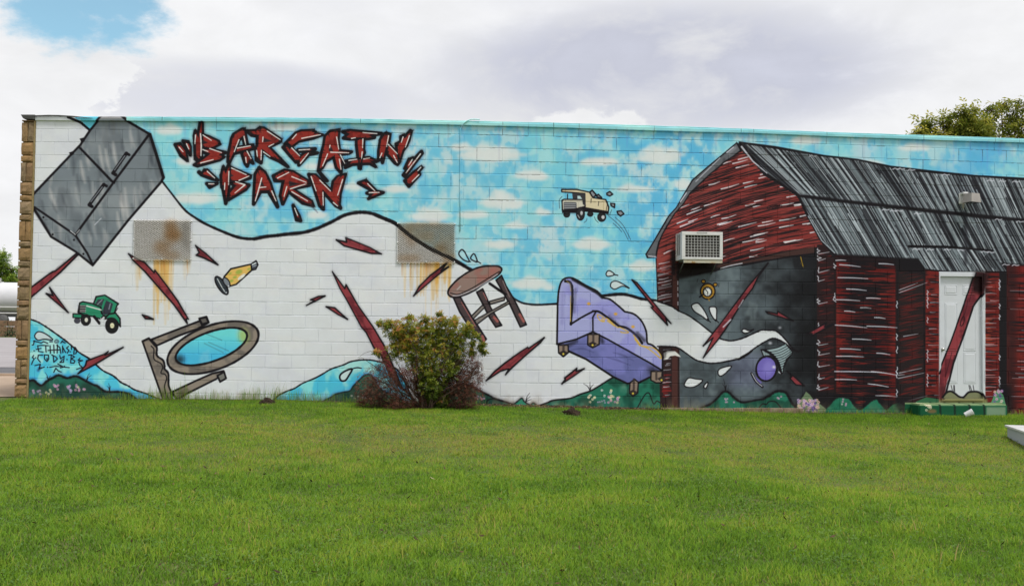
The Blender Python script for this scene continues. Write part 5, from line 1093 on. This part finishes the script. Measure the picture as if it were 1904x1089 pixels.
def mound(pxx,pyy,rx,ry,rz,label):
    d=CF+((pxx-952)/FPX)*CR-((pyy-544.5)/FPX)*CU; t=4.
    while CAM[2]+t*d[2]>ground(CAM[0]+t*d[0],CAM[1]+t*d[1]) and t<40: t+=.02
    X,Y=CAM[0]+t*d[0],CAM[1]+t*d[1]; Y=min(Y,-.12); Z=float(ground(X,Y))
    bm=bmesh.new(); bmesh.ops.create_icosphere(bm,subdivisions=4,radius=1.)
    for v in bm.verts:
        c=v.co.copy(); k=1+.5*mnoise.noise(c*2.1+Vector((pxx,0,0)))+.35*mnoise.noise(c*5+Vector((0,pxx,0))); v.co=Vector((c.x*rx*k,c.y*ry*k,max(c.z,-.3)*rz*k))
    mb=MB(); bm.verts.ensure_lookup_table(); mb.add([v.co for v in bm.verts],[[v.index for v in f.verts] for f in bm.faces],True); bm.free()
    o=mb.build('dirt_mound',DIRT); o.location=(X,Y,Z); tag(o,label,'dirt mound','dirt clumps in the grass by the wall')
mound(497,752,.10,.08,.08,'dark dirt clump in the grass below the painted blue swell')
mound(1063,772,.11,.08,.10,'dark dirt clump in the grass below the painted purple sofa')
# concrete apron, road and lane beyond the left corner
CONC=simple('concrete',[(.3,(.36,.27,.20)),(.6,(.44,.34,.26)),(.8,(.50,.40,.32))],1.5,.9,.3,40,.006)
ASPH=simple('asphalt',[(.3,(.30,.28,.29)),(.6,(.36,.34,.35)),(.8,(.40,.38,.39))],.8,.9,.3,60,.006)
ASPD=simple('new_asphalt',[(.3,(.10,.10,.11)),(.7,(.15,.15,.16))],.8,.9,.3,60,.006)
sheet('concrete_apron',lin_(-30,-.21,12),lin_(.35,6.2,5),CONC,.012)
sheet('road',lin_(-60,-.3,20),lin_(10.2,52,15),ASPH,.008)
sheet('asphalt_patch',lin_(-40,-.3,14),lin_(6.4,10.1,4),ASPD,.006)
# kerb between apron and lane
kb=MB(); 
for i in range(10): x=-30+i*3.0-.25; kb.box((x+.01,6.2,float(ground(x,6.3))-.1),(x+2.98,6.38,float(ground(x,6.3))+.06),.02)
o=kb.build('kerb',CONC); tag(o,kind='structure')
# ================================================================== things on and by the wall
# window air conditioner
ya=-.43; ax0,az1=px(1268.5,430.5,ya); ax1,az0=px(1343.5,482.5,ya)
ac=empty('air_conditioner',((ax0+ax1)/2,0,az0)); tag(ac,'white window air conditioner with square grid grille jutting from the red barn','air conditioner')
cxm=(ax0+ax1)/2; hw=(ax1-ax0)/2; ah=az1-az0
ACW=simple('aged_white_enamel',[(.3,(.64,.64,.63)),(.7,(.74,.74,.74))],5,.4,.05)
ACD=simple('condenser_fins',[(.35,(.03,.028,.025)),(.65,(.075,.07,.062))],30,.6,.2,sc=(40,1,1))
case=MB().box((-hw,-.38,0),(hw,.02,.02)).box((-hw,-.38,ah-.018),(hw,.02,ah),.006).box((hw-.015,-.38,.02),(hw,.02,ah-.018)).box((-hw+.0,-.06,.02),(-hw+.015,.02,ah-.018)).box((-hw,-.38,.02),(-hw+.015,-.30,ah-.018)).box((-hw,-.30,.02),(-hw+.015,-.06,.075))
case.build('case',ACW,ac)
MB().box((-hw+.03,-.36,.022),(hw-.03,.0,ah-.02)).build('coil',ACD,ac)
for i in range(24):
    z=.085+(ah-.11)*i/23; MB().box((-hw+.002,-.296,z),(-hw+.013,-.064,z+.0032)).build('louvre',ACW,ac)
MB().box((-hw+.0015,-.185,.078),(-hw+.014,-.175,ah-.02)).build('louvre_post',ACW,ac)
fx0,fx1,fz0,fz1=-hw+.052,hw-.042,.034,ah-.052
fr=MB().box((-hw-.004,-.43,-.004),(hw+.004,-.375,fz0),.006).box((-hw-.004,-.43,fz1),(hw+.004,-.375,ah+.003),.006).box((-hw-.004,-.43,fz0),(fx0,-.375,fz1),.004).box((fx1,-.43,fz0),(hw+.004,-.375,fz1),.004)
fr.build('front_frame',ACW,ac)
MB().box((-.09,-.4335,ah-.022),(.075,-.429,ah-.008),.001).build('name_plate',simple('grey_plate',[(.3,(.3,.3,.29)),(.7,(.4,.4,.38))],9,.5,0),ac)
for i in range(1,11):
    x=fx0+(fx1-fx0)*i/11; MB().box((x-.0022,-.412,fz0),(x+.0022,-.404,fz1)).build('grille_bar',ACW,ac)
for i in range(1,8):
    z=fz0+(fz1-fz0)*i/8; MB().box((fx0,-.416,z-.0024),(fx1,-.4125,z+.0024)).build('grille_bar',ACW,ac)
RUSTY=simple('rusty_rail',[(.38,(.66,.63,.55)),(.55,(.62,.55,.42)),(.62,(.45,.24,.06)),(.7,(.30,.13,.04))],7,.6,.1)
MB().box((-hw+.03,-.415,-.055),(hw+.002,-.37,-.008),.003).build('drip_rail',RUSTY,ac)
for s in (-1,1):
    b_=MB(); b_.tube([(s*(hw-.06),-.34,-.01),(s*(hw-.06),.0,-.20)],.009,6).box((s*(hw-.06)-.012,-.36,-.03),(s*(hw-.06)+.012,.0,-.012)); b_.build('support_bracket',DARKM,ac)
# flood light
lx,lz=px(1795,372,-.12); fl=empty('flood_light',(lx,0,lz)); tag(fl,'small grey flood light box on the painted barn roof','light')
FLG=simple('grey_housing',[(.3,(.34,.31,.30)),(.7,(.42,.39,.37))],6,.5,.05); FLW=simple('white_cap',[(.3,(.66,.66,.66)),(.7,(.75,.75,.75))],6,.5,.05)
MB().box((-.05,-.03,-.05),(.05,.0,.12),.006).build('back_plate',FLW,fl)
MB().box((-.035,-.12,.10),(.055,-.0,.135),.012).build('junction_cover',FLW,fl)
hb=MB(); rot=Matrix.Rotation(R(24),4,'Z')@Matrix.Rotation(R(0),4,'X')
hv=[(-.135,-.09,-.045),(.105,-.09,-.045),(.115,.09,-.045),(-.115,.09,-.045),(-.105,-.075,.10),(.085,-.075,.10),(.085,.07,.10),(-.105,.07,.10)]
hb.add([(rot@Vector(v))+Vector((.085,-.17,0)) for v in hv],[(0,3,2,1),(4,5,6,7),(0,1,5,4),(1,2,6,5),(2,3,7,6),(3,0,4,7)]); hb.build('lamp_housing',FLG,fl)
gl=MB(); gv=[(-.12,-.08,-.052),(.09,-.08,-.052),(.10,.075,-.052),(-.1,.075,-.052),(-.12,-.08,-.0455),(.09,-.08,-.0455),(.10,.075,-.0455),(-.1,.075,-.0455)]
gl.add([(rot@Vector(v))+Vector((.085,-.17,0)) for v in gv],[(0,3,2,1),(0,1,5,4),(1,2,6,5),(2,3,7,6),(3,0,4,7)]); gl.build('lens',simple('dark_lens',[(.3,(.03,.03,.03)),(.7,(.05,.05,.05))],5,.2,0),fl)
MB().tube([(0,-.05,.0),(0,-.05,-.05),(0,-.048,-.13)],[.02,.017,.012],10).build('photo_cell',FLG,fl)
# shrub -----------------------------------------------------------------
sbx,_=px(792,740,-.75); sby=-.75; sbz=float(ground(sbx,sby)); shrub=empty('shrub',(sbx,sby,sbz)); tag(shrub,'bushy shrub, green and orange leaves above dry red-brown twigs','shrub')
BARK=simple('twig_bark',[(.3,(.05,.03,.022)),(.7,(.11,.07,.05))],20,.9,.4)
tw=MB(); tips=[]; rs=random.Random(8)
def px_local(x,y):
    a,b_=px(x,y,sby); return a-sbx,b_-sbz
for i in range(26):
    a=rs.random()*6.283; r0=.03+.08*rs.random(); sp=.10+.75*rs.random()**1.3; hh=.75+.55*rs.random() if sp<.55 else .35+.5*rs.random()
    p=[(r0*math.cos(a),r0*math.sin(a),-.02)]
    for k in range(1,6):
        t_=k/5; q_=t_**1.5
        p.append((math.cos(a)*(r0+sp*q_)+rs.gauss(0,.03),(math.sin(a)*(r0+sp*q_)*.62)+rs.gauss(0,.03),hh*t_))
    tw.tube(p,[.014,.012,.010,.008,.006,.003],5,False)
    for k in (3,4,5): tips.append(p[k])
    for j in range(5):
        k=rs.randint(2,5); c=Vector(p[k]); d=Vector((rs.gauss(0,1),rs.gauss(0,.7),rs.gauss(.2,.6))).normalized()*rs.uniform(.12,.3); tw.tube([c,c+d*.5+Vector((0,0,.02)),c+d],[.004,.003,.0015],4,False); tips.append(tuple(c+d))
for a_,b_ in (((720,690),(748,735)),((735,668),(762,720)),((752,690),(770,730))):   # crooked bare stems on the left
    x0_,z0_=px_local(*a_); x1_,z1_=px_local(*b_); tw.tube([(0,0,0),(x1_,0,z1_),(x0_,.05,z0_)],[.012,.009,.004],5,False)
tw.build('stems',BARK,shrub)
# leaf clumps: outline drawn as overlapping lumps (centre px, radius px) of green top and brown skirt
lumps=[(705,600,5,.5),(760,590,6,.6),(790,592,7,.5),(870,605,7,.4),(893,648,6,.2),(876,655,8,.25),(735,612,20,.7),(765,612,24,.6),(800,612,26,.45),(835,612,22,.4),(860,622,16,.3),(745,632,24,.5),(785,635,30,.3),(825,635,28,.2),(850,640,18,.25),(735,652,18,.45),(770,660,26,.3),(810,662,28,.15),(845,660,24,.2),(870,615,12,.25),(800,690,20,.2),(780,684,14,.35),(815,715,20,.15),(795,740,18,.15),(812,735,20,.1),(800,712,22,.1),(820,750,16,.1),(780,705,14,.3),(835,690,18,.15),(760,640,18,.8),(740,618,12,.85),(825,596,8,.5),(818,583,4,.4),(845,598,10,.5),(885,625,8,.2),(897,640,5,.15),(902,655,5,.15),(880,640,7,.2),(716,606,8,.5),(722,600,7,.45),(700,654,4,.7),(838,676,18,.2)]
Cs=[];Tn=[]; rr=np.random.default_rng(3)
for x_,y_,r_,o_ in lumps:
    cx_,cz_=px_local(x_,y_); rad=r_/117*1.02; n=int(30+r_*r_*.46)
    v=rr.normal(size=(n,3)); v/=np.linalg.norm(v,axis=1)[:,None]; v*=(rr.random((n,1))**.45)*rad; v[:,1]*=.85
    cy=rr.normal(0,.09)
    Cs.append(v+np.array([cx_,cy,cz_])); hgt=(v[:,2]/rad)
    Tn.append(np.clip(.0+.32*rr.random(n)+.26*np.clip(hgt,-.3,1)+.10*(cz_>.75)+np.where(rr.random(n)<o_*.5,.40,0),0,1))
def sprays(Cs,Tn,L,wd,seed,droop=.3):
    """small compound leaves: three or five pointed leaflets on each stalk"""
    r=np.random.default_rng(seed); C_=np.concatenate(Cs); t_=np.concatenate(Tn); n=len(C_); d=r.normal(size=(n,3)); d[:,2]=d[:,2]*.5-droop; d/=np.linalg.norm(d,axis=1)[:,None]
    up=r.normal(size=(n,3))*.5+np.array([0,0,1.]); s_=np.cross(d,up); s_/=np.linalg.norm(s_,axis=1)[:,None]; nn=np.cross(s_,d)
    V=[];A=[]
    for k,(f,sd) in enumerate(((.15,-1),(.15,1),(.5,-1),(.5,1),(.75,0))):
        base=C_+d*(L*f)[:,None] if hasattr(L,'shape') else C_+d*(L*f)
        ax=d*(.45 if sd else 1.)+s_*sd*.9; ax/=np.linalg.norm(ax,axis=1)[:,None]; ax=ax+nn*r.normal(0,.25,(n,1)); sd2=np.cross(ax,nn); ll=L*(.45+.3*r.random((n,1)))
        V.append(np.stack([base,base+ax*ll*.45+sd2*wd,base+ax*ll,base+ax*ll*.45-sd2*wd],1)); A.append(np.clip(t_+r.normal(0,.05,n),0,1))
    V=np.stack(V,1).reshape(-1,3); m_=n*5; T_=(np.array([[0,1,2],[0,2,3]])[None]+(np.arange(m_)*4)[:,None,None]).reshape(-1,3)
    return V,T_,np.repeat(np.stack(A,1).reshape(-1),4)
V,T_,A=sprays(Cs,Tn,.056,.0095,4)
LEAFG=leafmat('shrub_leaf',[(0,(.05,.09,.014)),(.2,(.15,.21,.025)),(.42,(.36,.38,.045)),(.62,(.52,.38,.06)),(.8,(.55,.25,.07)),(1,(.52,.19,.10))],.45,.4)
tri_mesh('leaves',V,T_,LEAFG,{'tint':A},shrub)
brown=[(690,715,24),(705,700,24),(680,735,18),(720,720,24),(735,740,26),(755,725,20),(700,745,18),(770,750,22),(860,690,22),(875,675,14),(885,690,10),(870,710,26),(850,725,26),(880,730,18),(840,745,26),(865,752,24),(815,755,26),(790,758,24),(745,757,18),(718,665,10),(710,680,12),(845,700,18),(888,675,8),(672,745,10),(760,690,14),(745,700,16),(775,715,16),(830,715,18),(800,735,18),(820,690,12),(725,690,12),(770,670,8),(850,672,10),(892,700,8),(880,660,10)]
Cs=[];Tn=[]; tb=MB(); rs=random.Random(31)
for x_,y_,r_ in brown:
    cx_,cz_=px_local(x_,y_); cz_=max(cz_,.06); rad=r_/117*1.12; n=int(26+r_*r_*.58); v=rr.normal(size=(n,3)); v/=np.linalg.norm(v,axis=1)[:,None]; v*=(rr.random((n,1))**.5)*rad
    cy=rr.normal(0,.16); c=v+np.array([cx_,cy,cz_]); c[:,2]=np.maximum(c[:,2],.01); Cs.append(c); Tn.append(np.clip(.1+.75*rr.random(n)**1.4,0,1))
    for k in range(7):
        d=Vector((cx_*.6,cy*.5,cz_*.35)); e=Vector(c[rs.randrange(n)]); mid=d.lerp(e,.55)+Vector((rs.gauss(0,.03),rs.gauss(0,.03),rs.gauss(.02,.03))); tb.tube([d,mid,e],[.004,.003,.0012],4,False)
V,T_,A=sprays(Cs,Tn,.042,.004,14,.5)
tri_mesh('dry_leaves',V,T_,leafmat('dry_leaf',[(0,(.06,.024,.018)),(.4,(.14,.05,.034)),(.75,(.22,.085,.055)),(1,(.32,.15,.10))],.7,.3),{'tint':A},shrub)
tb.build('dry_twigs',BARK,shrub)
# paper cup
def onground(pxx,pyy):
    d=CF+((pxx-952)/FPX)*CR-((pyy-544.5)/FPX)*CU; t=4.
    while CAM[2]+t*d[2]>ground(CAM[0]+t*d[0],CAM[1]+t*d[1]) and t<60: t+=.01
    return CAM[0]+t*d[0],CAM[1]+t*d[1],float(ground(CAM[0]+t*d[0],CAM[1]+t*d[1]))
X,Y,Z=onground(1800,777); cup=empty('paper_cup',(X,Y,Z)); tag(cup,'crumpled white paper cup lying on the grass before the step','cup')
CUPW=simple('white_card',[(.3,(.80,.80,.82)),(.7,(.86,.86,.87))],8,.5,.05); ax=Vector((.8,-.25,.38)).normalized()
MB().lathe([(.0,0),(.034,0),(.035,.002),(.050,.118),(.0525,.121),(.0535,.125),(.051,.128),(.047,.124),(.033,.006),(0,.006)],(-.055,0,.05),ax,22).build('body',CUPW,cup)
# pale box at the right edge
p0=onground(1872,812); p1=onground(1934,842)
ex=Vector((p1[0]-p0[0],p1[1]-p0[1],0)); Lb=ex.length; ang=math.atan2(ex.y,ex.x)
bx=empty('utility_box',(p0[0],p0[1],min(p0[2],p1[2])-.03),ang); tag(bx,'pale grey lidded box on the lawn, cut off by the right edge','box')
BXM=simple('pale_grey_plastic',[(.3,(.40,.43,.48)),(.7,(.47,.49,.54))],3,.5,.05); BXL=simple('pale_lid',[(.3,(.60,.60,.61)),(.7,(.68,.68,.68))],3,.5,.05)
MB().box((0.02,.0,0),(Lb+.5,.62,.2),.012).build('body',BXM,bx); MB().box((0.,-.025,.2),(Lb+.52,.645,.226),.006).build('lid',BXL,bx)
MB().box((Lb*.5+.1,-.008,.05),(Lb*.5+.2,.002,.09),.003).build('handle',BXM,bx)
# ================================================================== background
# rail tank wagon behind the low wall, seen past the left corner
def far(pxx,pyy,depth):
    d=CF+((pxx-952)/FPX)*CR-((pyy-544.5)/FPX)*CU; return CAM[0]+d[0]*depth,CAM[1]+d[1]*depth,CAM[2]+d[2]*depth
bwx,bwy,bwz=far(15,622,70)
rw=empty('retaining_wall',(bwx,bwy,bwz-.3)); tag(rw,'low brown retaining wall across the road beyond the left corner','wall')
RWM=simple('brown_timber_wall',[(.3,(.16,.10,.06)),(.6,(.24,.15,.09)),(.8,(.30,.21,.14))],1.2,.9,.4)
for j in range(3):
    for i in range(8): x=-26+i*5.2; MB().box((x+.02,-.15+.02*(i%2),.05+j*.42),(x+5.18,.25,.45+j*.42),.02).build('timber',RWM,rw)
hb=empty('guard_rail',(bwx,bwy+.6,bwz+.9)); tag(hb,'pale pipe guard rail on top of the brown retaining wall','railing')
PIPE=simple('pale_pipe',[(.3,(.55,.55,.54)),(.7,(.62,.62,.6))],3,.5,0)
for z in (.02,.62,1.05): MB().tube([(-26,0,z),(15,0,z)],.045,6).build('rail',PIPE,hb)
for i in range(14): MB().tube([(-25+i*3.,0,-.4),(-25+i*3.,0,1.08)],.04,6).build('post',PIPE,hb)
tkx,tky,tkz=far(4,553,75); 
tk=empty('tank_wagon',(tkx-6,tky,tkz-2.2)); tag(tk,'white tank wagon behind the railing past the stone corner','tank wagon')
TKW=simple('white_tank',[(.3,(.62,.63,.66)),(.7,(.72,.72,.74))],.8,.5,.05)
MB().lathe([(0,-8.3),(.6,-8.2),(1.0,-7.9),(1.14,-7.4),(1.14,7.4),(1.0,7.9),(.6,8.2),(0,8.3)],(0,0,2.2),(1,0,0),28).build('tank',TKW,tk)
MB().box((-8.2,-.5,.75),(8.2,.5,1.02)).build('frame',DARKM,tk)
for x in (-6.4,-4.6,4.6,6.4):
    MB().lathe([(0,-.06),(.46,-.06),(.46,.06),(0,.06)],(x,-.75,.46),(0,1,0),20).build('wheel',DARKM,tk)
MB().box((-6,-.25,3.36),(6,.25,3.4)).build('walkway',PIPE,tk)
for z in (3.62,3.48): MB().tube([(-6,-.3,z),(6,-.3,z)],.03,6).build('walkway_rail',PIPE,tk)
for i in range(13): MB().tube([(-6+i,-.3,3.3),(-6+i,-.3,3.64)],.025,6).build('walkway_post',PIPE,tk)
# trees -----------------------------------------------------------------
def tree(name,loc,height,crown,mat,label,nspray,L,wd,seed,droop=.35,trunk=.16):
    r=np.random.default_rng(seed); rs=random.Random(seed); root=empty(name,loc); tag(root,label,'tree'); tb=MB()
    tb.tube([(0,0,-.2),(rs.gauss(0,.05),0,height*.2),(rs.gauss(0,.1),rs.gauss(0,.1),height*.45),(rs.gauss(0,.15),rs.gauss(0,.1),height*.75)],[trunk*1.3,trunk,trunk*.75,trunk*.35],9)
    Cs=[];Tn=[]
    for (cx_,cy_,cz_,rad) in crown:
        tb.tube([(0,0,height*(.3+.2*rs.random())),(cx_*.5,cy_*.5,cz_*.8),(cx_,cy_,cz_)],[trunk*.4,trunk*.25,.02],6,False)
        for k in range(9):
            v=Vector((rs.gauss(0,1),rs.gauss(0,1),rs.gauss(.1,.8))).normalized()*rad*rs.uniform(.6,1.); tb.tube([(cx_,cy_,cz_),(cx_+v.x*.5,cy_+v.y*.5,cz_+v.z*.5+.05),(cx_+v.x,cy_+v.y,cz_+v.z)],[.022,.014,.005],4,False)
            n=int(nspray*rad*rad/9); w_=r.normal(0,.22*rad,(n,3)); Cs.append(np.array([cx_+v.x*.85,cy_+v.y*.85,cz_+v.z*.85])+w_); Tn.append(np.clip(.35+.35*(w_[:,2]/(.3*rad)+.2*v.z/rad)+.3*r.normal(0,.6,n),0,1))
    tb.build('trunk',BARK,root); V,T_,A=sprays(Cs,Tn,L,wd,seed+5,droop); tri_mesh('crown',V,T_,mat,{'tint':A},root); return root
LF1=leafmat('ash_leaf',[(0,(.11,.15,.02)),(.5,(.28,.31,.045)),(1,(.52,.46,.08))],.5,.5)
LF2=leafmat('bright_leaf',[(0,(.09,.17,.02)),(.5,(.22,.34,.04)),(1,(.38,.46,.08))],.5,.5); LF3=leafmat('dark_leaf',[(0,(.015,.035,.015)),(.5,(.03,.06,.025)),(1,(.06,.09,.035))],.6,.15)
tx,ty,tz_=far(1775,620,36); g0=float(ground(tx,ty))
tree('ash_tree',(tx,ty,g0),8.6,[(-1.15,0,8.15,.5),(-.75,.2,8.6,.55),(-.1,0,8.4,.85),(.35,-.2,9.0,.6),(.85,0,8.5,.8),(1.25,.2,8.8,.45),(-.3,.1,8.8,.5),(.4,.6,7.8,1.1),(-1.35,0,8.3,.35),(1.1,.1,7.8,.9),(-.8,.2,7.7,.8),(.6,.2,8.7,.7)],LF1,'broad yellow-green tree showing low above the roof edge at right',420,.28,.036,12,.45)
tx,ty,tz_=far(1890,620,38)
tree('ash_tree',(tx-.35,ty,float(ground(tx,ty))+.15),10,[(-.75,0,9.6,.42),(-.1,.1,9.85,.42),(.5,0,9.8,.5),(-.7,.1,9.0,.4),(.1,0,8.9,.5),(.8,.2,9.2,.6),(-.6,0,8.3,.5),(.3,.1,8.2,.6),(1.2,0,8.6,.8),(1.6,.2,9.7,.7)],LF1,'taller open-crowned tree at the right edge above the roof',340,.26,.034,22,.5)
tx,ty,tz_=far(-12,600,96)
tree('street_tree',(tx,ty,float(ground(tx,ty))),8,[(-.6,0,6.4,1.2),(.6,0,6.7,1.1),(1.5,.2,6.,.8),(.2,.3,5.3,1.5),(-1.6,0,5.6,1.4),(1.7,.1,4.9,.9),(1.2,0,4.2,1.1)],LF2,'bright green tree behind the white tank wagon at the left edge',260,.3,.05,32,.2,.2)
tx,ty,tz_=far(32,600,118)
tree('street_tree',(tx,ty,float(ground(tx,ty))),8,[(-.6,0,5.4,1.3),(.8,0,5.6,1.3),(0,.2,4.3,1.6),(2.2,0,5.,1.6),(-1.4,0,4.2,1.2)],LF3,'dark green tree far behind the white tank wagon',240,.34,.07,42,.2,.2)
X,Y,Z=far(29,613,69); Zg=Z-.6
wd_=empty('weed_clump',(X,Y-.9,Zg)); tag(wd_,'green weed clump against the brown retaining wall','weeds')
c=RN.normal(0,.28,(260,3)); c[:,2]=np.abs(c[:,2])*1.6; V,T_=leaf_cloud(c,.09,3,.2,.6); tri_mesh('leaves',V,T_,LF3,{'tint':np.repeat(RN.random(260),4)},wd_)
